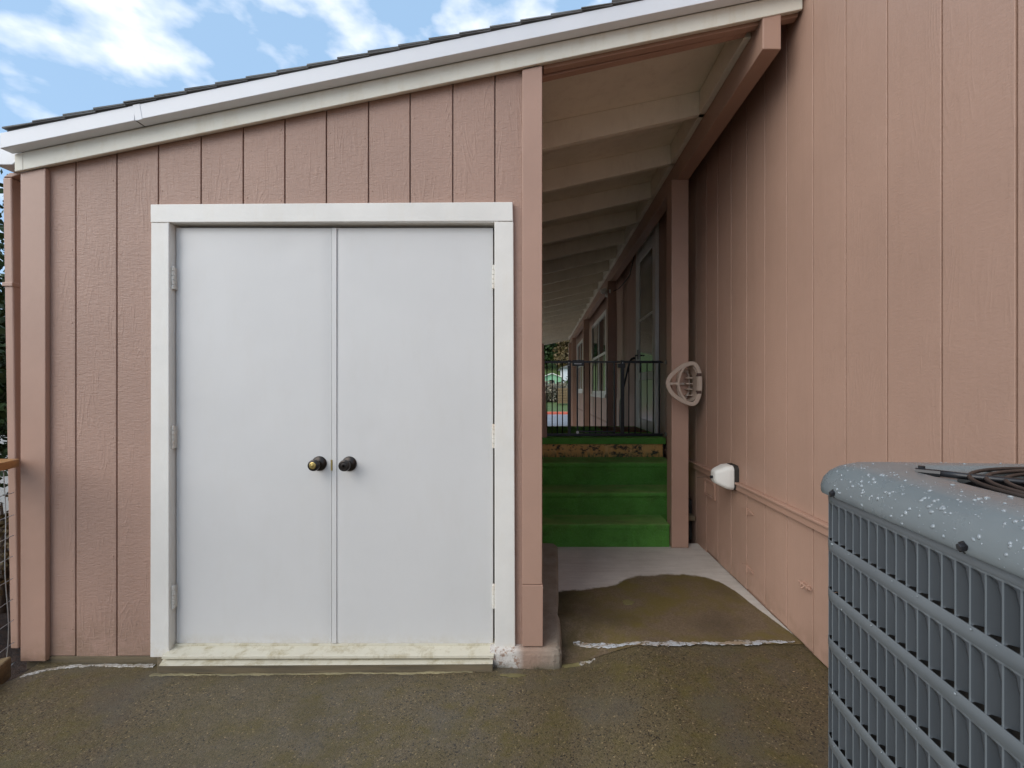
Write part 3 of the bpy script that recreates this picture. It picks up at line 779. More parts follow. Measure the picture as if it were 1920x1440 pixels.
# ================================================================== HOUSE on the right
WX = 1.253
house = thing("house", "pink-brown house wall with vertical grooved siding along the passage", "house")
BT0, BT1 = H-.502*WX, H-.462*WX                            # belt trim
pitch = .2218
HY0, HY1, HZ = -3.1, 17.2, 3.55
DOOR = (KA*5.10, KA*6.13, .80, 3.06)                       # y0 y1 z0 z1 incl. frame
WINA = (KA*8.9, KA*11.3, 1.20, 2.78)
WINB = (KA*13.7, KA*15.6, 1.25, 2.75)
MB().box(WX+.0118, WX+.30, HY0, HY1, -.05, HZ).build("wall_core", M['groove'], house)
MB().box(WX+.301, 6.5, HY0, HY1, -.05, HZ).build("wall_core", M['house'], house)
MB().prism_xz([(WX-.05, HZ), (6.9, HZ), (3.9, HZ+.75)], HY0-.2, HY1+.2).build("gable_roof", M['shingle'], house)
y = 3.635 + pitch*62
while y > HY0+.02:
    ya, yb = max(y-pitch+.0032, HY0), min(y-.0032, HY1)
    if yb > ya+.02:
        yc = (ya+yb)/2
        zr = [(BT1+.0005, HZ-.005)]
        for (a, b, c, d) in (DOOR, WINA, WINB):
            if a < yc < b:
                zr = [(BT1+.0005, c), (d, HZ-.005)]
        for (z0, z1) in zr:
            if z1-z0 > .05:
                MB().box(WX, WX+.0116, ya, yb, z0, z1).build("siding_board", M['house'], house, bevel=.0018)
        zlow = WZ+.012+random.uniform(-.006, .01) if y < 3.6 else .0
        MB().box(WX+.0005, WX+.0116, ya+.0002, yb-.0002, zlow, BT0-.0005).build("skirting_board", M['house'], house, bevel=.0018)
    y -= pitch
# belt trim: a board with a lipped cap
MB().box(WX-.019, WX+.0115, HY0, DOOR[0]-.02, BT0, BT1-.014).build("belt_trim", M['pink'], house, bevel=.003)
MB().box(WX-.028, WX+.0115, HY0, DOOR[0]-.02, BT1-.0135, BT1).build("belt_trim", M['pink'], house, bevel=.003)
# skirting vent
vy0, vy1 = WX*853.33/331, WX*853.33/311.5
vz1, vz0 = H-(896-731)/312*WX, H-(939-731)/331*WX
vent = thing("tmp", None, None); bpy.data.objects.remove(vent)
vf = MB()
for (a, b, c, d) in ((vy0, vy1, vz0, vz0+.018), (vy0, vy1, vz1-.018, vz1), (vy0, vy0+.022, vz0+.018, vz1-.018), (vy1-.022, vy1, vz0+.018, vz1-.018)):
    vf.box(WX-.012, WX+.002, a, b, c, d)
vent = vf.build("crawl_vent", M['pink'], house, bevel=.002)
for k in range(5):
    z = vz0+.022 + k*(vz1-vz0-.04)/5
    MB().hexa([(WX-.009, vy0+.022, z), (WX-.002, vy0+.022, z+.012), (WX-.002, vy1-.022, z+.012), (WX-.009, vy1-.022, z)], [(WX-.008, vy0+.022, z+.004), (WX-.001, vy0+.022, z+.022), (WX-.001, vy1-.022, z+.022), (WX-.008, vy1-.022, z+.004)]).build("vent_slat", M['pink'], vent)
# strap hinges and latch of the access hatch in the skirting
for pyc in (959, 1066):
    yh = WX*853.33/(1402-1011); zh = H-(pyc-731)/391*WX
    m = MB(); L_ = .075
    m.prism_yz([(yh-L_, zh-.004), (yh, zh-.02), (yh+L_, zh-.004), (yh+L_, zh+.004), (yh, zh+.02), (yh-L_, zh+.004)], WX-.006, WX+.0002)
    hb = m.build("strap_hinge", M['pink'], house, bevel=.001)
    MB().lathe([(.005, -.024), (.005, .024)], (WX-.005, yh, zh), (0, 0, 1), 10).build("hinge_pin", M['pink'], hb)
yl = WX*853.33/(1513-1011); zl = H-(1098-731)/502*WX
lt = MB().box(WX-.004, WX+.0002, yl-.03, yl+.03, zl-.012, zl+.012).build("hatch_latch", M['pink'], house, bevel=.001)
MB().tube([(WX-.013, yl-.05, zl+.002), (WX-.013, yl+.045, zl+.002)], .0055, 10).build("bolt", M['pink'], lt, smooth=False)
MB().tube([(WX-.013, yl-.005, zl+.002), (WX-.03, yl-.005, zl-.012)], .004, 8).build("bolt_handle", M['pink'], lt)
for dy in (-.022, .022): MB().box(WX-.020, WX-.003, yl+dy-.005, yl+dy+.005, zl-.009, zl+.011).build("bolt_keeper", M['pink'], lt, bevel=.002)

# storm door
d0, d1, e0, e1 = DOOR
door = MB()
fw = .055
for (a, b, c, d) in ((d0, d1, e1-fw, e1), (d0, d0+fw, e0, e1-fw), (d1-fw, d1, e0, e1-fw)):
    door.box(WX-.030, WX+.011, a, b, c, d)
door = door.build("storm_door", M['vinyl'], house, bevel=.003); tag(door, "white storm door with half glass beside the landing")
i0, i1 = d0+fw+.004, d1-fw-.004
zg0, zg1, zg2 = 1.50, 2.14, 2.86
lf = MB()
for (a, b, c, d) in ((i0, i1, zg2, e1-fw-.004), (i0, i0+.09, e0+.02, zg2), (i1-.09, i1, e0+.02, zg2), (i0+.09, i1-.09, zg0-.09, zg0), (i0+.09, i1-.09, zg1-.015, zg1+.015), (i0+.09, i1-.09, e0+.02, e0+.14)):
    lf.box(WX-.024, WX+.008, a, b, c, d)
lf.build("door_leaf", M['vinyl'], door, bevel=.003)
MB().box(WX-.010, WX+.004, i0+.09, i1-.09, zg1+.015, zg2).build("pane", M['pale_pane'], door)
MB().box(WX-.014, WX+.004, i0+.09, i1-.09, zg0, zg1-.015).build("pane", M['glass'], door)
t = NT('white_door_panel'); t.set((.60, .57, .49), .22, spec=.6); M['panel'] = t.m
MB().box(WX-.016, WX+.004, i0+.09, i1-.09, e0+.14, zg0-.09).build("kick_panel", M['panel'], door, bevel=.004)
MB().box(WX-.055, WX+.0, i0+.02, i1-.02, e0-.03, e0+.015).build("door_threshold", M['cap'], door, bevel=.003)
hd = MB(); hd.tube([(WX-.024, i1-.045, 1.72), (WX-.06, i1-.045, 1.72), (WX-.065, i1-.10, 1.715)], .009, 10); hd.box(WX-.03, WX-.0235, i1-.065, i1-.025, 1.67, 1.79)
hd.build("door_handle", M['black'], door)

def window(y0, y1, z0, z1, label):
    w = MB(); f = .075
    for (a, b, c, d) in ((y0, y1, z1-f, z1), (y0, y0+f, z0+f, z1-f), (y1-f, y1, z0+f, z1-f), (y0, y1, z0, z0+f)):
        w.box(WX-.028, WX+.011, a, b, c, d)
    w = w.build("window", M['vinyl'], house, bevel=.003); tag(w, label)
    ym = (y0+y1)/2; zm = z0+(z1-z0)*.5
    mm = MB(); mm.box(WX-.022, WX+.01, ym-.03, ym+.03, z0+f, z1-f); mm.build("mullion", M['vinyl'], w, bevel=.003)
    for (a, b) in ((y0+f, ym-.03), (ym+.03, y1-f)):
        MB().box(WX-.020, WX+.01, a, b, zm-.025, zm+.025).build("meeting_rail", M['vinyl'], w, bevel=.003)
        MB().box(WX-.006, WX+.008, a, b, zm+.025, z1-f).build("pane", M['glass'], w)
        MB().box(WX-.010, WX+.008, a, b, z0+f, zm-.025).build("pane", M['pale_pane'], w)
    MB().box(WX-.05, WX+.0, y0-.03, y1+.03, z0-.06, z0-.0005).build("sill", M['vinyl'], w, bevel=.004)
window(*WINA, "white sash window nearest the storm door")
window(*WINB, "farther white sash window beyond the second post")

# ================================================================== things in the passage
# porch steps with artificial turf
sz = [WZ, .255, .443, .642, .830]
sy = [3.52, 3.77, 4.07, 4.40]
steps = thing("porch_steps", "green turf covered porch steps climbing to the gated landing", "steps")
def turf_blades(parent, rects, dens, ln=.009):
    Vs = []; 
    for (o, u, v, nrm) in rects:
        o, u, v, nrm = map(np.array, (o, u, v, nrm)); area = np.linalg.norm(u)*np.linalg.norm(v); n = int(area*dens)
        a = rng.random((n, 1)); b = rng.random((n, 1)); P = o + a*u + b*v
        D = nrm + rng.normal(0, .55, (n, 3)); D[:, 2] -= .12; D /= np.linalg.norm(D, axis=1)[:, None]
        S = np.cross(D, rng.normal(0, 1, (n, 3))); S /= np.linalg.norm(S, axis=1)[:, None]
        l = ln*(.6+.8*rng.random((n, 1))); w = .0011
        Vs.append(np.stack([P - S*w, P + S*w, P + D*l], 1).reshape(-1, 3))
    V = np.concatenate(Vs); F = np.arange(len(V)).reshape(-1, 3)
    return tag(np_mesh("turf_pile", V, F, M['blade'], parent), kind="stuff")
rects = []; tread_rects = []
sx0, sx1 = .0155, 1.205
for i in range(3):
    x1 = 1.008 if i == 0 else sx1
    yb = sy[i+1]
    m = MB()
    if i == 0:
        m.prism_yz([(sy[i], WZ-.03), (yb+.02, WZ-.03), (yb+.02, sz[i+1]), (sy[i]+.006, sz[i+1]), (sy[i]-.004, sz[i+1]-.006), (sy[i]-.004, sz[i+1]-.03), (sy[i]+.004, sz[i+1]-.05)], sx0, x1)
    else:
        m.prism_yz([(sy[i]+.012, sz[i]-.05), (yb+.02, sz[i]-.05), (yb+.02, sz[i+1]), (sy[i]+.006, sz[i+1]), (sy[i]-.004, sz[i+1]-.006), (sy[i]-.004, sz[i+1]-.03), (sy[i]+.008, sz[i+1]-.05)], sx0, x1)
    m.build("step", M['turf'], steps, bevel=.006)
    rects.append(((sx0, sy[i]-.003, sz[i]), (x1-sx0, 0, 0), (0, 0, sz[i+1]-sz[i]), (0, -1, 0)))
    tread_rects.append(((sx0, sy[i], sz[i+1]), (x1-sx0, 0, 0), (0, yb-sy[i], 0), (0, 0, 1)))
turf_blades(steps, rects, 60000, .010)
turf_blades(steps, tread_rects, 9000, .006)
MB().box(sx0, 1.195, sy[3], sy[3]+.03, sz[3]-.03, sz[4]-.063).build("riser_board", M['orange'], steps, bevel=.002)
MB().box(1.16, 1.235, 3.60, 3.68, .255, .295).build("stringer_block", M['greywood'], steps, bevel=.004)
MB().box(1.17, 1.24, 3.70, 4.39, WZ, .40).build("stringer", M['gap'], steps)

landing = thing("porch_landing", "green turf landing behind the black gate at the storm door", "landing")
LY1 = 5.80
MB().box(sx0, 1.222, sy[3]-.016, LY1, sz[4]-.062, sz[4]).build("deck", M['turf'], landing, bevel=.008)
MB().box(sx0, 1.215, sy[3]+.04, LY1-.02, .0, sz[4]-.063).build("deck_frame", M['gap'], landing)
turf_blades(landing, [((sx0, sy[3]-.016, sz[4]-.06), (1.2, 0, 0), (0, 0, .06), (0, -1, 0)), ((sx0, sy[3]-.01, sz[4]), (1.2, 0, 0), (0, 1.3, 0), (0, 0, 1))], 20000, .007)
MB().box(.72, 1.18, 4.95, 5.6, sz[4]+.001, sz[4]+.010).build("door_mat", m_plain('brown_mat', (.16, .075, .03), .9, bump=.6), landing)
for k in range(3):
    MB().box(.25, 1.21, LY1+.001+k*.26, LY1+.26+k*.26, -.005, .62-.2*k).build("rear_step", M['slab'], landing, bevel=.004)

# upright board that the gate is fixed to
gb = MB().hexa([(.016, 4.405, .80), (.078, 4.405, .80), (.078, 4.455, .80), (.016, 4.455, .80)], [(.016, 4.405, 1.74), (.045, 4.405, 1.74), (.045, 4.455, 1.74), (.016, 4.455, 1.74)]).build("mounting_board", M['pink'], bevel=.003)
tag(gb, "short pink upright board fixing the left end of the black gate", "board")

# safety gate
gate = thing("safety_gate", "black metal bar safety gate closing off the top of the turf steps", "gate")
GY = 4.485
gx = lambda px: (px-1011)/853.33*GY
gzz = lambda py: H+(731-py)/853.33*GY
zt0, zt1 = gzz(681), gzz(676.5)
zb0, zb1 = sz[4]+.012, sz[4]+.034
def gbox(name, a, b, c, d, y0=GY-.010, y1=GY+.010, mat='black', par=None): return MB().box(a, b, y0, y1, c, d).build(name, M[mat], par or gate, bevel=.002)
gbox("top_rail", gx(1021), gx(1064), zt0, zt1); gbox("top_rail", gx(1070.5), gx(1163), zt0+.004, zt1-.002); gbox("top_rail", gx(1170.5), gx(1240), zt0, zt1)
gbox("bottom_rail", gx(1021), gx(1242), zb0-.006, zb1, GY-.012, GY+.012)
for a, b in ((1064.3, 1070.3), (1163.4, 1170.2)): gbox("upright", gx(a), gx(b), sz[4]+.004, zt1+.006, GY-.013, GY+.013)
for p in (1025.5, 1035.3, 1045, 1054.7, 1095, 1105.8, 1116.7, 1127.5, 1138.3, 1179, 1190.8, 1201.7, 1213.3, 1225):
    MB().tube([(gx(p), GY, zb1-.004), (gx(p), GY, zt0+.004)], .0055, 8).build("bar", M['black'], gate, smooth=True)
for p in (1082.5, 1151.7, 1236): gbox("gate_stile", gx(p)-.008, gx(p)+.008, zb1-.004, zt0+.006, GY-.009, GY+.009)
gbox("inner_bottom_rail", gx(1082), gx(1152), zb1+.010, zb1+.026)
MB().tube([(gx(1082.5), GY-.022, sz[4]+.045), (gx(1082.5), GY+.012, sz[4]+.045)], .014, 14).build("pivot", M['steel'], gate)
lk = gbox("latch_housing", gx(1073), gx(1095), zt0-.028, zt1+.006, GY-.022, GY+.016)
gbox("latch_lever", gx(1076), gx(1090), zt0-.012, zt0-.002, GY-.027, GY-.0225, 'steel', lk)
for p in (1066.5, 1167): 
    for dz in (.0, -.022): MB().lathe([(.006, 0), (.005, .004)], (gx(p), GY-.0132, zt0+.002+dz), (0, -1, 0), 10).build("screw", M['steel'], gate)
gbox("latch_bracket", gx(1158), gx(1172), zt0-.046, zt0-.004, GY-.019, GY+.016)
for zq in (zt0+.01, zb0+.012):
    MB().tube([(gx(1238), GY, zq), (1.222, GY, zq)], .007, 10).build("tension_rod", M['black'], gate)
    MB().lathe([(.02, 0), (.02, .01), (.012, .014)], (1.2525, GY, zq), (-1, 0, 0), 16).build("wall_cup", M['steel'], gate)

# black handrail on the far side of the landing
hr = thing("handrail", "black bent metal handrail at the far side of the landing", "handrail")
MB().tube([(1.245, 5.86, 1.70), (1.215, 5.85, 1.70), (1.19, 5.86, 1.69), (1.175, 5.90, 1.655), (1.17, 6.0, 1.58), (1.17, 6.35, 1.30), (1.17, 6.55, 1.13), (1.17, 6.58, .9), (1.17, 6.58, .03)], .014, 10).build("rail", M['black'], hr, smooth=True)
MB().box(1.235, 1.2525, 5.83, 5.89, 1.67, 1.73).build("wall_bracket", M['black'], hr, bevel=.003)

# hose hanger on the front post
hh = thing("hose_hanger", "tan plastic rounded triangular hose hanger on the front post", "hose hanger")
PY = KA*3.711
hx = lambda q: ((1230+q/11.08)-1011)/853.33*(PY-.05)
hz = lambda q: H+(731-(650+q/11.08))/853.33*(PY-.05)
def pth(pts, y): return [(hx(a), y, hz(b)) for a, b in pts]
def catmull(pts, closed=True, k=6):
    P = [np.array(p, float) for p in pts]; n = len(P); o = []
    rg = range(n) if closed else range(n-1)
    for i in rg:
        g = lambda j: P[j % n] if closed else P[min(max(j, 0), n-1)]
        p0, p1, p2, p3 = g(i-1), g(i), g(i+1), g(i+2)
        for s in range(k):
            u = s/k; o.append(tuple(.5*((2*p1)+(-p0+p2)*u+(2*p0-5*p1+4*p2-p3)*u*u+(-p0+3*p1-3*p2+p3)*u**3)))
    if not closed: o.append(tuple(P[-1]))
    return o
flange = catmull([(195, 760), (235, 640), (345, 525), (480, 425), (600, 375), (705, 360), (775, 405), (815, 490), (845, 580), (852, 770), (845, 950), (815, 1060), (765, 1150), (690, 1185), (560, 1150), (420, 1080), (300, 990), (225, 880)], True, 5)
ya = PY-.115
MB().band(pth(flange, ya), .031, (0, 1, 0), -.006, .010, True).build("front_ring", M['tan'], hh)
arc = catmull([(560, 395), (480, 520), (430, 650), (412, 770), (430, 890), (480, 1000), (560, 1110)], False, 5)
MB().band(pth(arc, ya), .016, (0, 1, 0), -.004, .006).build("spoke", M['tan'], hh)
MB().band(pth([(215, 770), (320, 770), (412, 770)], ya), [.024, .013, .026], (0, 1, 0), -.003, .006).build("spoke", M['tan'], hh)
inner = catmull([(560, 450), (640, 420), (720, 430), (770, 500), (800, 600), (810, 770), (800, 940), (765, 1060), (700, 1120), (620, 1120)], False, 5)
sad = MB(); c_in = pth(inner, 0)
n = len(c_in)
V = []; F = []
for (x, y_, z_) in c_in:
    V += [(x, ya+.005, z_), (x-.006, PY-.012, z_*.96+.04*hz(770)), (x-.010, PY-.012, z_*.955+.045*hz(770)), (x-.005, ya+.005, z_)]
for i in range(n-1):
    for k in range(4): F.append((i*4+k, i*4+(k+1) % 4, (i+1)*4+(k+1) % 4, (i+1)*4+k))
sad.add(V, F).build("saddle", M['tan'], hh, fix=True)
bp = catmull([(470, 600), (560, 480), (660, 470), (720, 560), (740, 770), (720, 980), (650, 1080), (550, 1060), (470, 940)], True, 5)
bpm = pth(bp, PY-.012)
mbp = MB(); nb = len(bpm)
inn = [(x*.8+.2*hx(600), y_, z_*.8+.2*hz(770)) for x, y_, z_ in bpm]
V = bpm + inn + [(x, y_+.0115, z_) for x, y_, z_ in bpm] + [(x, y_+.0115, z_) for x, y_, z_ in inn]
F = []
for i in range(nb):
    j = (i+1) % nb
    F += [(i, j, nb+j, nb+i), (2*nb+i, 3*nb+i, 3*nb+j, 2*nb+j), (i, 2*nb+i, 2*nb+j, j), (nb+i, nb+j, 3*nb+j, 3*nb+i)]
mbp.add(V, F).build("back_plate", M['tan'], hh, fix=True)
MB().band(pth([(470, 775), (600, 775), (720, 775)], PY-.012), .02, (0, 1, 0), -.002, .010).build("back_bar", M['tan'], hh)
for q in (650, 770, 880, 1010):
    MB().box(hx(620), hx(745), PY-.07, PY-.014, hz(q)-.004, hz(q)+.003).build("rib", M['tan'], hh, bevel=.001)
for q in (590, 945):
    MB().box(hx(785), hx(880), ya-.008, ya+.03, hz(q+33), hz(q-33)).build("clip_slot", m_plain('dark_brown_plastic', (.07, .035, .025), .6), hh, bevel=.003)
MB().lathe([(.005, 0), (.004, .003), (.002, .004)], (hx(597), PY-.0145, hz(772)), (0, -1, 0), 10).build("screw", M['steel'], hh)

# faucet cover on the belt trim
fc = thing("faucet_cover", "white foam faucet cover strapped to the wall over the belt trim", "faucet cover")
fy0, fy1 = WX*853.33/371, WX*853.33/345
fzc = H-(889-731)/356*WX
def frr(x, yc, zc, hy, hz_, r):
    pts = []
    for (sy_, sz_, a0) in ((1, 1, 0), (-1, 1, 90), (-1, -1, 180), (1, -1, 270)):
        for a in range(0, 91, 18):
            pts.append((x, yc+sy_*(hy-r)+r*math.cos(R(a0+a)), zc+sz_*(hz_-r)+r*math.sin(R(a0+a))))
    return pts
yc = WX*853.33/366
lay = [(WX-.0295, .068, .076, .028), (WX-.034, .070, .078, .029), (WX-.07, .066, .072, .028), (WX-.105, .056, .056, .026), (WX-.128, .048, .044, .024), (WX-.137, .040, .036, .022), (WX-.140, .028, .025, .016)]
V = []; F = []
for (x, hy, hz_, r) in lay: V += frr(x, yc, fzc+.004*(lay[0][0]-x)/.15, hy, hz_, r)
nn = len(V)//len(lay)
F = [(i*nn+k, (i+1)*nn+k, (i+1)*nn+(k+1) % nn, i*nn+(k+1) % nn) for i in range(len(lay)-1) for k in range(nn)] + [tuple(range(nn)), tuple((len(lay)-1)*nn+k for k in range(nn-1, -1, -1))]
ob = MB().add(V, F).build("foam_shell", M['whitepl'], fc, fix=True); smooth_flat(ob, 50)
V = frr(WX-.029, yc, fzc, .071, .079, .029) + frr(WX-.0005, yc, fzc, .071, .079, .029)
F = [(k, nn+k, nn+(k+1) % nn, (k+1) % nn) for k in range(nn)] + [tuple(range(nn-1, -1, -1)), tuple(nn+k for k in range(nn))]
MB().add(V, F).build("base_shadow", M['gap'], fc, fix=True)  # dark band stands in for the shadow line round the cover's base
MB().tube([(WX-.139, yc, fzc-.002), (WX-.156, yc, fzc-.002)], .009, 12).build("wing_nut", M['black'], fc)
MB().tube([(WX-.15, yc, fzc-.002), (WX-.20, yc+.015, fzc-.006), (WX-.23, yc+.03, fzc-.012)], .0012, 5).build("strap_end", M['cable'], fc)

# security light, cable and conduit under the carport
sl = thing("security_light", "twin-headed security light beside the second post", "light")
lx, ly, lz = 1.045, 6.70, H+(731-545)/853.33*6.7
MB().lathe([(.05, 0), (.05, .02), (.035, .03)], (BX0+.0, ly+.08, lz), (-1, 0, 0), 18).build("base_plate", M['vinyl'], sl)
for s in (-1, 1):
    o = MB(); o.tube([(BX0-.03, ly+.08, lz), (BX0-.07, ly+.08+.05*s, lz+.02)], .012, 8).build("arm", M['vinyl'], sl)
    ob = MB().lathe([(.02, 0), (.04, .03), (.045, .09), (.04, .095)], (BX0-.06, ly+.08+.05*s, lz+.03), (-.6, -.5*s-.3, -.35), 16).build("lamp_head", M['vinyl'], sl); smooth_flat(ob, 40)
MB().lathe([(.03, 0), (.034, .03), (.02, .05)], (BX0-.04, ly+.08, lz-.03), (-.3, -.2, -1), 14).build("sensor", M['vinyl'], sl)
cb = MB().tube([(1.10, 6.74, lz), (1.15, 6.55, lz-.0), (1.2, 6.35, lz+.05), (1.235, 6.2, 2.86), (1.243, 6.0, 3.02), (1.243, 5.78, 3.16), (1.243, 5.4, 3.165), (1.243, 4.75, 3.17), (1.243, 4.60, 3.12), (1.247, 4.58, 3.10)], .007, 6).build("electrical_cable", M['cable'], smooth=True)
tag(cb, "dark electrical cable draped from the security light over the storm door", "cable")
cd = MB().tube([(WX-.012, 7.36, 2.62), (WX-.012, 7.36, 1.17)], .012, 8).build("conduit", M['vinyl'], smooth=True)
tag(cd, "thin pale vertical conduit on the dark house wall by the second post", "conduit")

# ================================================================== AIR CONDITIONER
AC = thing("air_conditioner", "wet grey outdoor air conditioner unit with louvered sides beside the house", "air conditioner")
AW, AR = .66, .045
ac0 = Vector((.585, .95, 0))
ua = Vector((-.092, -.9958, 0)).normalized()       # along the visible side, towards the camera
va = Vector((.9958, -.092, 0)).normalized()        # into the unit
acc = ac0 + ua*(AW/2) + va*(AW/2)
def rrect(half, r, n=8):
    """closed outline in unit coordinates (a along ua, b along va), starting on the visible side"""
    pts = []
    for (sa, sb, a0) in ((1, -1, 270), (1, 1, 0), (-1, 1, 90), (-1, -1, 180)):
        for k in range(n+1):
            a = R(a0 + 90*k/n)
            pts.append((sa*(half-r) + r*math.cos(a), sb*(half-r) + r*math.sin(a)))
    return pts
def acw(a, b, z): return acc + ua*a + va*b + Vector((0, 0, z))
ZR = 1.084                                        # underside of the cap
def dense(pts, step=.012):
    o = []
    n = len(pts)
    for i in range(n):
        p, q = pts[i], pts[(i+1) % n]; d = math.hypot(q[0]-p[0], q[1]-p[1]); k = max(1, int(d/step))
        for s in range(k): o.append((p[0]+(q[0]-p[0])*s/k, p[1]+(q[1]-p[1])*s/k))
    return o
NR = 160
def resample(pts, n):
    P = pts + [pts[0]]; L_ = [0]
    for p, q in zip(P[:-1], P[1:]): L_.append(L_[-1]+math.hypot(q[0]-p[0], q[1]-p[1]))
    o = []; j = 0
    for i in range(n):
        s = L_[-1]*i/n
        while L_[j+1] < s: j += 1
        u = (s-L_[j])/max(L_[j+1]-L_[j], 1e-9); o.append((P[j][0]+(P[j+1][0]-P[j][0])*u, P[j][1]+(P[j+1][1]-P[j][1])*u))
    return o
hw = AW/2
lev = [(.010, .048, ZR), (.0115, .05, ZR+.003), (.0115, .05, ZR+.014), (.008, .05, ZR+.030), (.002, .055, ZR+.044), (-.008, .06, ZR+.055), (-.022, .065, ZR+.0625), (-.04, .07, ZR+.0655), (-.078, .075, ZR+.0665), (-.083, .08, ZR+.0655), (-.088, .08, ZR+.061), (-.093, .085, ZR+.0585)]
V = []; F = []
for (off, r, z) in lev:
    V += [acw(a, b, z) for a, b in resample(rrect(hw+off, r), NR)]
# rings that turn from rounded square to the round fan opening
sq = resample(rrect(hw-.093, .085), NR)
for w, z in ((.35, ZR+.058), (.7, ZR+.0575), (1.0, ZR+.057)):
    for (a, b) in sq:
        l_ = math.hypot(a, b); c = (a/l_*.251, b/l_*.251)
        V.append(acw(a*(1-w)+c[0]*w, b*(1-w)+c[1]*w, z))
for rr, z in ((.249, ZR+.053), (.248, ZR-.05)):
    for (a, b) in sq:
        l_ = math.hypot(a, b); V.append(acw(a/l_*rr, b/l_*rr, z))
nl = len(V)//NR
F = [(i*NR+k, i*NR+(k+1) % NR, (i+1)*NR+(k+1) % NR, (i+1)*NR+k) for i in range(nl-1) for k in range(NR)]
capo = MB().add(V, F).build("top_cap", M['acgrey'], AC, fix=True); smooth_flat(capo, 60)
# fan well
V = [acw((.247)*math.cos(a), (.247)*math.sin(a), ZR+.045) for a in np.linspace(0, 6.2832, 65)[:-1]] + [acw((.247)*math.cos(a), (.247)*math.sin(a), ZR-.25) for a in np.linspace(0, 6.2832, 65)[:-1]]
F = [(k, 64+k, 64+(k+1) % 64, (k+1) % 64) for k in range(64)] + [tuple(64+k for k in range(64))]
MB().add(V, F).build("fan_well", M['black'], AC)
fb = MB()
for k in range(4):
    a0 = k*math.pi/2+.4
    q = []
    for rr, da in ((.04, -.2), (.20, -.30), (.20, .30), (.04, .2)): q.append((rr*math.cos(a0+da), rr*math.sin(a0+da), .03*da))
    fb.add([acw(a, b, ZR-.06+z) for a, b, z in q] + [acw(a, b, ZR-.063+z) for a, b, z in q], [(0,1,2,3),(7,6,5,4),(0,4,5,1),(1,5,6,2),(2,6,7,3),(3,7,4,0)])
fb.build("fan_blades", M['gap'], AC, fix=True)
# wire guard: concentric rings on a cross of black arms
ang_arm = math.atan2(.70, -.70)
for i, rr in enumerate((.236, .216, .194, .172, .148, .124, .098, .072)):
    MB().tube([acw(rr*math.cos(a), rr*math.sin(a), ZR+.059+.0008*(8-i)) for a in np.linspace(0, 6.2832, 73)[:-1]], .0032, 8, True).build("guard_ring", M['rust'], AC, smooth=True)
armv = (Vector((.672, .795, 0)) - acc); aa = math.atan2(armv.dot(va), armv.dot(ua))
for k in range(3):
    a = aa + k*2.0944
    d = Vector((math.cos(a), math.sin(a)))
    MB().tube([acw(d.x*.275, d.y*.275, ZR+.065), acw(d.x*.24, d.y*.24, ZR+.064), acw(d.x*.02, d.y*.02, ZR+.063)], .0055, 10).build("guard_arm", M['black'], AC, smooth=True)
    e = MB(); e.tube([acw(d.x*.305, d.y*.305, ZR+.0645), acw(d.x*.272, d.y*.272, ZR+.0645)], .0062, 8)
    n_ = Vector((-d.y, d.x))
    e.tube([acw(d.x*.297-n_.x*.004, d.y*.297-n_.y*.004, ZR+.062), acw(d.x*.297-n_.x*.004, d.y*.297-n_.y*.004, ZR+.0745)], .005, 8)
    e.build("arm_clip", M['black'], AC)
# louvered guard: rows of pressed louvers between plain bands
LP, RP, LH = .0228, .098, .077
rows = 10
per_pts = dense(rrect(hw, AR), .004)
PL = [0]
for p, q in zip(per_pts, per_pts[1:]+per_pts[:1]): PL.append(PL[-1]+math.hypot(q[0]-p[0], q[1]-p[1]))
TOT = PL[-1]
def at_s(s):
    s %= TOT
    j = int(np.searchsorted(PL, s, side='right'))-1; j = min(j, len(per_pts)-1)
    p, q = per_pts[j], per_pts[(j+1) % len(per_pts)]; u = (s-PL[j])/max(PL[j+1]-PL[j], 1e-9)
    a, b = p[0]+(q[0]-p[0])*u, p[1]+(q[1]-p[1])*u
    t_ = Vector((q[0]-p[0], q[1]-p[1])).normalized()
    return a, b, Vector((t_.y, -t_.x))            # outward normal
ZT = ZR-.010
def louver_mesh(n_s=7):
    """one louver in local coords: x along the wall (0..LP), y inward, z from 0 (top) down to -LH"""
    V = []; F = []
    us = [0, .12, .20, .35, .58, .78, .86, .90, .93, 1.0]
    dep = [0, .0003, .0035, .0085, .0125, .0150, .0150, .0140, .0010, 0]
    vs_ = [0, .035, .07, .10, .14, .18, .22, .26, .32, .66, .9, .968, .986, 1.0]
    for v in vs_:
        for u, d in zip(us, dep):
            # rounded upper corner: deeper columns open lower down
            start = .03 + .24*max(0, (u-.25)/.65)**2.4
            endv = .985
            e = min(max((v-start)/.05, 0), 1)*min(max((endv-v)/.012, 0), 1)
            e = e*e*(3-2*e)
            V.append((u*LP, d*e, -v*LH))
    nu = len(us)
    F = [(j*nu+i, (j+1)*nu+i, (j+1)*nu+i+1, j*nu+i+1) for j in range(len(vs_)-1) for i in range(nu-1) if not (j == len(vs_)-3 and 2 <= i <= 7)]
    K = [j*(nu-1)+i for j in range(len(vs_)-1) for i in range(nu-1) if not (j == len(vs_)-3 and 2 <= i <= 7)]
    return V, F, K
LV, LF, LFK = louver_mesh()
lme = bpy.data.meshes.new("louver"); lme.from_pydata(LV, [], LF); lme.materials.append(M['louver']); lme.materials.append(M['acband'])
lme.polygons.foreach_set('material_index', [1 if (q % 9 == 0 or q < 9) else 0 for q in LFK])  # ridge and top border faces take the lighter grey, as if catching light
lme.polygons.foreach_set('use_smooth', [True]*len(lme.polygons))
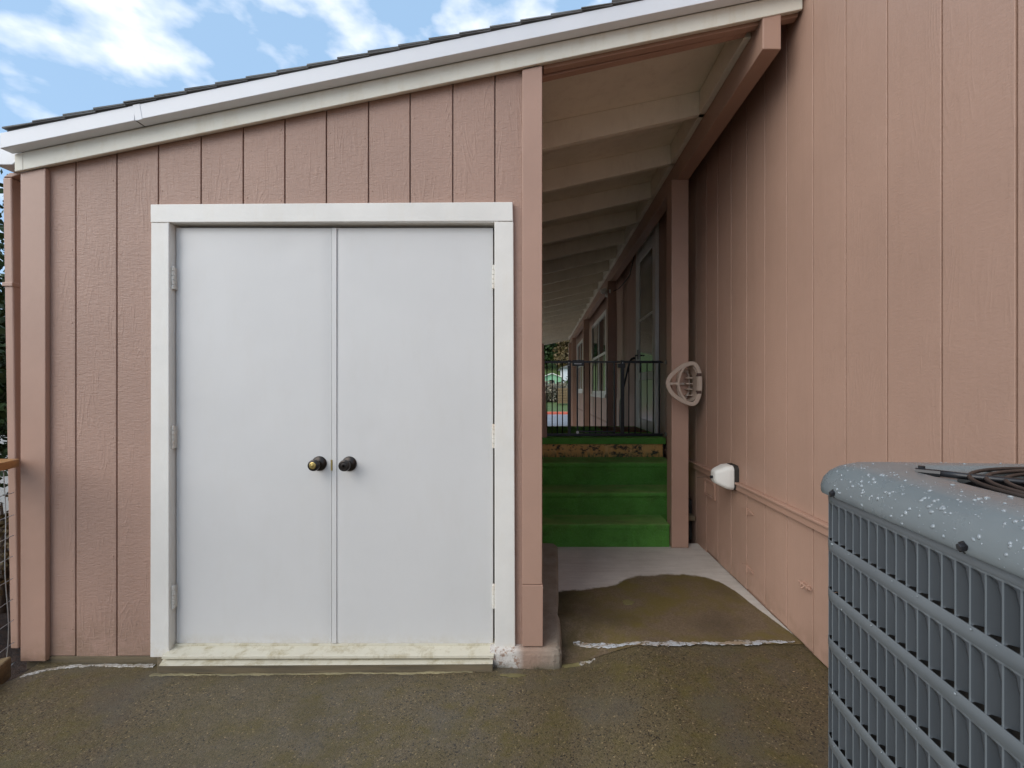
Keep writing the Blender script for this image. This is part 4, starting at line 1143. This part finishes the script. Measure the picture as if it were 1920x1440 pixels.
# s grows from the near end of the visible side ... find s of the near and far corners of that side
def s_of(a, b): return PL[int(np.argmin([(p[0]-a)**2+(p[1]-b)**2 for p in per_pts]))]
s_near, s_far = s_of(hw-AR, -hw), s_of(-(hw-AR), -hw)
# the outline runs far -> near along the visible side (ccw in (a,b)); handle both senses
L_side = hw*2-2*AR
start = s_far - .066
ncol = int((L_side + .066 - .0)/LP) + 1
ncols_total = int(TOT/LP)
LPx = TOT/ncols_total
stuffV = []; stuffF = []
cnt = 0
for c in range(ncols_total):
    s0 = start + c*LPx
    a0, b0, n0 = at_s(s0); a1, b1, n1 = at_s(s0+LPx)
    p0 = acw(a0, b0, 0); p1 = acw(a1, b1, 0)
    xdir = (p1-p0); ln = xdir.length; xdir.normalize()
    nm = (n0+n1).normalized(); nw = (ua*nm.x+va*nm.y)
    zdir = Vector((0, 0, 1)); ydir = zdir.cross(xdir)
    if ydir.dot(nw) > 0: ydir = -ydir
    for r in range(rows):
        z = ZT - .006 - r*RP
        mat = Matrix(((xdir.x*ln/LP, ydir.x, 0, p0.x), (xdir.y*ln/LP, ydir.y, 0, p0.y), (0, 0, 1, z), (0, 0, 0, 1)))
        if c < 32 and r < 9:
            o = bpy.data.objects.new("louver", lme); col.objects.link(o); o.parent = AC; o.matrix_local = mat; cnt += 1
        else:
            off = len(stuffV); stuffV += [tuple(mat @ Vector(v)) for v in LV]; stuffF += [tuple(i+off for i in f) for f in LF]
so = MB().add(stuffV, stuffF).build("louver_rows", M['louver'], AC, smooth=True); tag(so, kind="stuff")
for r in range(rows+1):
    z1 = ZT+.006 if r == 0 else ZT-.006-(r-1)*RP-LH
    z0 = ZT-.006 if r == 0 else ZT-.006-r*RP
    V = []
    for (off, z) in ((0, z1), (.0006, z1-.001), (.0007, (z0+z1)/2), (.0006, z0+.001), (0, z0)):
        V += [acw(a, b, z) for a, b in resample(rrect(hw+off, AR+off), NR)]
    F = [(i*NR+k, (i+1)*NR+k, (i+1)*NR+(k+1) % NR, i*NR+(k+1) % NR) for i in range(4) for k in range(NR)]
    MB().add(V, F).build("guard_band", M['acband'], AC, smooth=True, fix=True)
bz = ZT-.006-rows*RP
V = [acw(a, b, z) for z in (.055, bz+.02) for a, b in resample(rrect(hw-.012, AR), 60)]
MB().add(V, [(k, (k+1) % 60, 60+(k+1) % 60, 60+k) for k in range(60)]).build("base_pan", M['acgrey'], AC, smooth=True)
V = [acw(a, b, z) for z in (.07, ZR-.005) for a, b in resample(rrect(hw-.014, AR), 60)]
MB().add(V, [(k, (k+1) % 60, 60+(k+1) % 60, 60+k) for k in range(60)]).build("coil", M['gap'], AC)
# cap bolts
for s in (.0737, .374):
    b = Vector(ac0) + ua*s - va*.0095; b.z = ZR+.008
    m = MB(); m.lathe([(.0085, 0), (.0085, .002), (.0055, .0025), (.0055, .007), (.004, .008)], b, -va + Vector((0, 0, -.15)), 6)
    m.build("cap_bolt", M['black'], AC)
# rain drops on the cap and louvers
dv = []; df = []
def drop(P, nrm, r, hgt):
    nrm = nrm.normalized(); a = nrm.orthogonal().normalized(); b = nrm.cross(a)
    st = random.uniform(.8, 1.5); rot = random.uniform(0, 6.28); a, b = (a*math.cos(rot)+b*math.sin(rot))*st, (-a*math.sin(rot)+b*math.cos(rot))
    off = len(dv); K = 8
    for (q, h) in ((1, -.15), (.97, .25), (.75, .68), (.4, .93)):
        for k in range(K): dv.append(tuple(P + (a*math.cos(2*math.pi*k/K)+b*math.sin(2*math.pi*k/K))*r*q + nrm*hgt*h))
    dv.append(tuple(P+nrm*hgt))
    for i in range(3):
        for k in range(K): df.append((off+i*K+k, off+i*K+(k+1) % K, off+(i+1)*K+(k+1) % K, off+(i+1)*K+k))
    for k in range(K): df.append((off+3*K+k, off+3*K+(k+1) % K, off+4*K))
prof = [(off, z) for off, r, z in lev[1:9]]
for i in range(430):
    u = random.betavariate(1.6, 1.5)*(len(prof)-1); j = min(int(u), len(prof)-2); f_ = u-j
    off = prof[j][0]*(1-f_)+prof[j+1][0]*f_; z = prof[j][1]*(1-f_)+prof[j+1][1]*f_
    t_ = Vector((prof[j+1][0]-prof[j][0], prof[j+1][1]-prof[j][1])); nn_ = Vector((t_.y, -t_.x))
    s = random.uniform(.06, .6)
    if random.random() < .85: P = acc + ua*(s-hw) - va*(hw+off); out = -va
    else: P = acc - ua*(hw+off) + va*(random.uniform(-.26, .26)); out = -ua
    P = Vector((P.x, P.y, z)); nrm = out*nn_.x + Vector((0, 0, nn_.y))
    if nrm.dot(out+Vector((0, 0, 1))) < 0: nrm = -nrm
    r = .0006+.0030*random.random()**2.8
    drop(P, nrm, r, r*.62)
for i in range(60):
    s = random.uniform(.05, .6); zz_ = random.uniform(.45, ZT); P = acc + ua*(s-hw) - va*(hw+.0016)
    r_ = (ZT-.006-zz_)/RP; fr = r_-int(r_)
    if fr < LH/RP: zz_ -= (LH/RP-fr+.04)*RP
    r = .0007+.0018*random.random()**2
    drop(Vector((P.x, P.y, zz_)), -va, r, r*.7)
dro = MB().add(dv, df).build("water_drops", M['water'], AC, smooth=True); tag(dro, kind="stuff")
pad = MB().prism_xy([tuple(acw(a, b, 0))[:2] for a, b in ((-.38, -.38), (-.38, .34), (.38, .34), (.38, -.38))], .02, .075)
pad = pad.build("equipment_pad", M['slab'], AC, bevel=.008, fix=True)

# ================================================================== FENCE and planting on the left
fence = thing("wire_fence", "cedar-topped wire mesh fence running out from the left corner of the shed", "fence")
fx = lambda y: -2.490 + (2.19-y)*.45
fy_end, fy_0 = 2.175, -1.2
MB().hexa([(fx(fy_0)-.14, fy_0, .925), (fx(fy_0), fy_0, .925), (fx(fy_end), fy_end, .925), (fx(fy_end)-.14, fy_end, .925)], [(fx(fy_0)-.14, fy_0, .963), (fx(fy_0), fy_0, .963), (fx(fy_end), fy_end, .963), (fx(fy_end)-.14, fy_end, .963)]).build("top_rail", M['cedar'], fence, bevel=.003)
for k in range(10):
    z = .80 - .1015*k + .0
    pts = [(fx(y)-.03+.004*math.sin(9*y+k), y, z+.003*math.sin(7*y+2*k)) for y in np.linspace(fy_0, fy_end, 24)]
    MB().tube(pts, .0016, 5).build("wire", M['steel'], fence, smooth=True)
for k in range(22):
    y = fy_end-.05 - k*.15
    pts = [(fx(y)-.03+.008*math.sin(6*z+k), y+.006*math.sin(11*z+2*k), z) for z in np.linspace(-.02, .93, 20)]
    MB().tube(pts, .0019, 5).build("wire", M['steel'], fence, smooth=True)
for y in (.4, -1.1):
    MB().box(fx(y)-.13, fx(y)-.04, y, y+.09, -.1, .924).build("fence_post", M['cedar'], fence, bevel=.003)
tb = MB().hexa([(-2.56, 2.155, -.04), (-2.462, 2.155, -.04), (-2.27, 1.72, -.04), (-2.37, 1.70, -.04)], [(-2.56, 2.155, .045), (-2.462, 2.155, .045), (-2.27, 1.72, .045), (-2.37, 1.70, .045)])
tb = MB().hexa([(-2.58, 2.10, -.05), (-2.49, 2.135, -.05), (-1.75, .1, -.05), (-1.84, .06, -.05)][::-1], [(-2.58, 2.10, .046), (-2.49, 2.135, .046), (-1.75, .1, .046), (-1.84, .06, .046)][::-1])
V = [(-2.435, 2.150), (-2.435-.14, 2.10), (-2.10, 1.15), (-1.96, 1.20)]
def leaves(n, centre, rad, size, seed, flat=1.0, clump=1):
    g = np.random.default_rng(seed)
    d = g.normal(0, 1, (n, 3)); d /= np.linalg.norm(d, axis=1)[:, None]
    lump = 1 + .28*np.sin(d[:, :1]*5+seed) * np.sin(d[:, 1:2]*4+2*seed) + .18*np.sin(d[:, 2:3]*9+seed)
    P = d*lump*(g.random((n, 1))**.38)*np.array(rad) + np.array(centre)
    D = g.normal(0, 1, (n, 3)); D /= np.linalg.norm(D, axis=1)[:, None]
    S = np.cross(D, g.normal(0, 1, (n, 3))); S /= np.linalg.norm(S, axis=1)[:, None]
    l = size*(.6+.8*g.random((n, 1))); w = l*.38
    V = np.stack([P, P+D*l*.5+S*w, P+D*l, P+D*l*.5-S*w], 1).reshape(-1, 3)
    return V
def plant(name, label, cat, base, h, crowns, mat, leafn, size, trunk_r, seed, group=None):
    o = thing(name, label, cat, group); o.location = base
    B = Vector(base)
    Vs = [leaves(leafn, c, r, size, seed+i) for i, (c, r) in enumerate(crowns)]
    V = np.concatenate(Vs); F = np.arange(len(V)).reshape(-1, 4)
    np_mesh("crown", V, F, mat, o)
    tr = MB(); top_ = h
    tr.tube([(0, 0, -.2), (.02*h, .01*h, h*.35), (-.01*h, .02*h, h*.7), (0, 0, h*.95)], trunk_r, 8, taper=[1.2, .9, .6, .25])
    for i, (c, r) in enumerate(crowns):
        tr.tube([(0.01*h, .01*h, h*.3), (c[0]*.5, c[1]*.5, c[2]*.75), tuple(c)], trunk_r*.5, 6, taper=[1, .7, .3])
    tr.build("trunk", M['bark'], o, smooth=True)
    return o
# landscape timber lying at the foot of the fence
tmb = MB(); 
tmb.hexa([(-2.585, 2.075, -.055), (-2.30, 1.55, -.055), (-2.195, 1.60, -.055), (-2.475, 2.135, -.055)], [(-2.585, 2.075, .040), (-2.30, 1.55, .038), (-2.195, 1.60, .038), (-2.475, 2.135, .045)])
tmb = tmb.build("landscape_timber", M['timber'], bevel=.006)
tag(tmb, "weathered landscape timber lying at the left corner of the shed", "timber")
plant("evergreen_shrub", "dark evergreen shrub standing behind the wire fence beside the shed", "shrub", (-4.1, 3.2, -.05), 2.6,
      [((0, 0, 1.9), (.8, .9, .85)), ((.35, -.5, 1.3), (.7, .7, .6)), ((-.3, .6, 1.5), (.8, .8, .8)), ((.1, .9, 1.0), (.7, .7, .6))], M['leaf_dark'], 3600, .055, .06, 11)
plant("evergreen_shrub", "second dark evergreen shrub farther behind the wire fence", "shrub", (-5.0, 5.4, -.05), 2.9,
      [((0, 0, 2.1), (1.0, 1.0, .9)), ((.5, -.6, 1.3), (.9, .8, .8)), ((.3, .8, 1.4), (.9, .9, .8))], M['leaf_dark'], 3000, .07, .07, 21)
plant("bare_twiggy_bush", "low brown twiggy bush at the foot of the wire fence", "bush", (-3.25, 2.75, -.06), .7,
      [((0, 0, .42), (.34, .45, .34)), ((.1, -.45, .3), (.28, .3, .26)), ((-.2, .5, .4), (.3, .3, .3))], M['leaf_olive'], 900, .035, .02, 31)

# ================================================================== beyond the street
def at(px, py, Y): return ((px-1011)/853.33*Y, Y, H+(731-py)/853.33*Y)
# hedge bush on the verge
for i, (px, Y, w, h) in enumerate(((1030, 33, 1.2, 1.35), (1050, 35, 1.3, 1.4), (1012, 34, 1.3, 1.5), (1071, 36, 1.5, 1.5))):
    x = (px-1011)/853.33*Y; z = hill_z(x, Y)
    plant("hedge_bush", ("pale brownish clipped hedge bush across the street, nearest the mounting board", "pale brownish hedge bush across the street beside the gate upright", "hedge bush across the street half hidden behind the shed corner", "hedge bush across the street hidden by the carport posts")[i], "bush", (x, Y, z), h,
          [((0, 0, h*.55), (w, .9, h*.5)), ((.5, .2, h*.4), (w*.7, .8, h*.4))], M['leaf_hedge'] if i < 3 else M['leaf_mid'], 1400, .16, .06, 40+i)
# green gabled building
gh = thing("green_house", "small pale green gabled house across the street", "house")
hx_, hy_, hz_ = (1035-1011)/853.33*62, 62.0, 0
pk = at(1035, 700, 62)[2]; ev = at(1035, 706.5, 62)[2]; gd = hill_z(hx_, 62)-.3
M['ghouse'] = m_plain('pale_green_siding', (.26, .50, .31), .7)
MB().prism_xz([(hx_-1.25, gd), (hx_+1.25, gd), (hx_+1.25, ev-.05), (hx_, pk-.06), (hx_-1.25, ev-.05)], hy_, hy_+5).build("wall", M['ghouse'], gh)
for s in (-1, 1):
    MB().hexa([(hx_, hy_-.25, pk-.05), (hx_+s*1.45, hy_-.25, ev-.12), (hx_+s*1.45, hy_+5.2, ev-.12), (hx_, hy_+5.2, pk-.05)], [(hx_, hy_-.25, pk+.07), (hx_+s*1.45, hy_-.25, ev+.0), (hx_+s*1.45, hy_+5.2, ev+.0), (hx_, hy_+5.2, pk+.07)]).build("roof_slope", M['vinyl'], gh, fix=True)
MB().box(hx_-.35, hx_+.35, hy_-.03, hy_+.02, gd+1.0, gd+1.8).build("window", M['glass'], gh)
# white neighbour house and a red-brown wood stack to its right
wh = thing("white_house", "white house corner beside the green house across the street", "house")
wx0 = (1056-1011)/853.33*58
MB().box(wx0, wx0+6, 58, 66, hill_z(wx0, 58)-.5, at(0, 690, 58)[2]).build("wall", M['cap'], wh)
MB().prism_xz([(wx0-.4, at(0, 690, 58)[2]), (wx0+6.4, at(0, 690, 58)[2]), (wx0+3, at(0, 690, 58)[2]+1.2)], 57.6, 66.4).build("roof", M['shingle'], wh)
ws = thing("wood_stack", "dark brown stacked timber wall on the verge across the street", "wood stack")
for k in range(6):
    x0 = (1046-1011)/853.33*30; z = hill_z(x0, 30)
    MB().box(x0+random.uniform(-.03, .03), x0+1.6, 30, 30.5, z+.17*k+.1, z+.17*k+.26).build("log", M['timber'], ws, bevel=.02)
# trees on the slope behind
spec = [(-9, 88, 13, 'leaf_dark'), (-4, 96, 15, 'leaf_mid'), (0.5, 84, 12, 'leaf_dark'), (3.2, 92, 13, 'leaf_olive'), (5.4, 80, 11, 'leaf_olive'), (8, 95, 15, 'leaf_mid'), (12, 88, 14, 'leaf_dark'), (17, 96, 15, 'leaf_mid'), (2.2, 112, 17, 'leaf_dark'), (7.2, 116, 18, 'leaf_dark')]
lab = ["dark conifer on the slope, leftmost of the trees across the street", "mid green tree on the slope left of the green house", "dark green tree rising behind the left half of the green house", "brownish olive tree behind the green house roof", "low brownish olive tree right of the green house", "mid green tree on the slope behind the carport posts", "dark tree on the slope hidden mostly by the house", "rightmost mid green tree on the slope across the street", "tall dark tree at the back of the slope above the green house", "tallest dark tree at the back of the slope right of the green house"]
for i, (x, y, h, mt) in enumerate(spec):
    z = hill_z(x, y)-.3
    rr = h*.22
    cr_ = [((random.uniform(-.3, .3)*rr, random.uniform(-.3, .3)*rr, h*f), (rr*(1.15-f*.55), rr*(1.15-f*.55), h*.17)) for f in (.25, .42, .58, .73, .88)]
    plant("hillside_tree", lab[i], "tree", (x, y, z), h, cr_, M[mt], 1100, h*.045, h*.018, 60+i, "trees on the slope across the street")
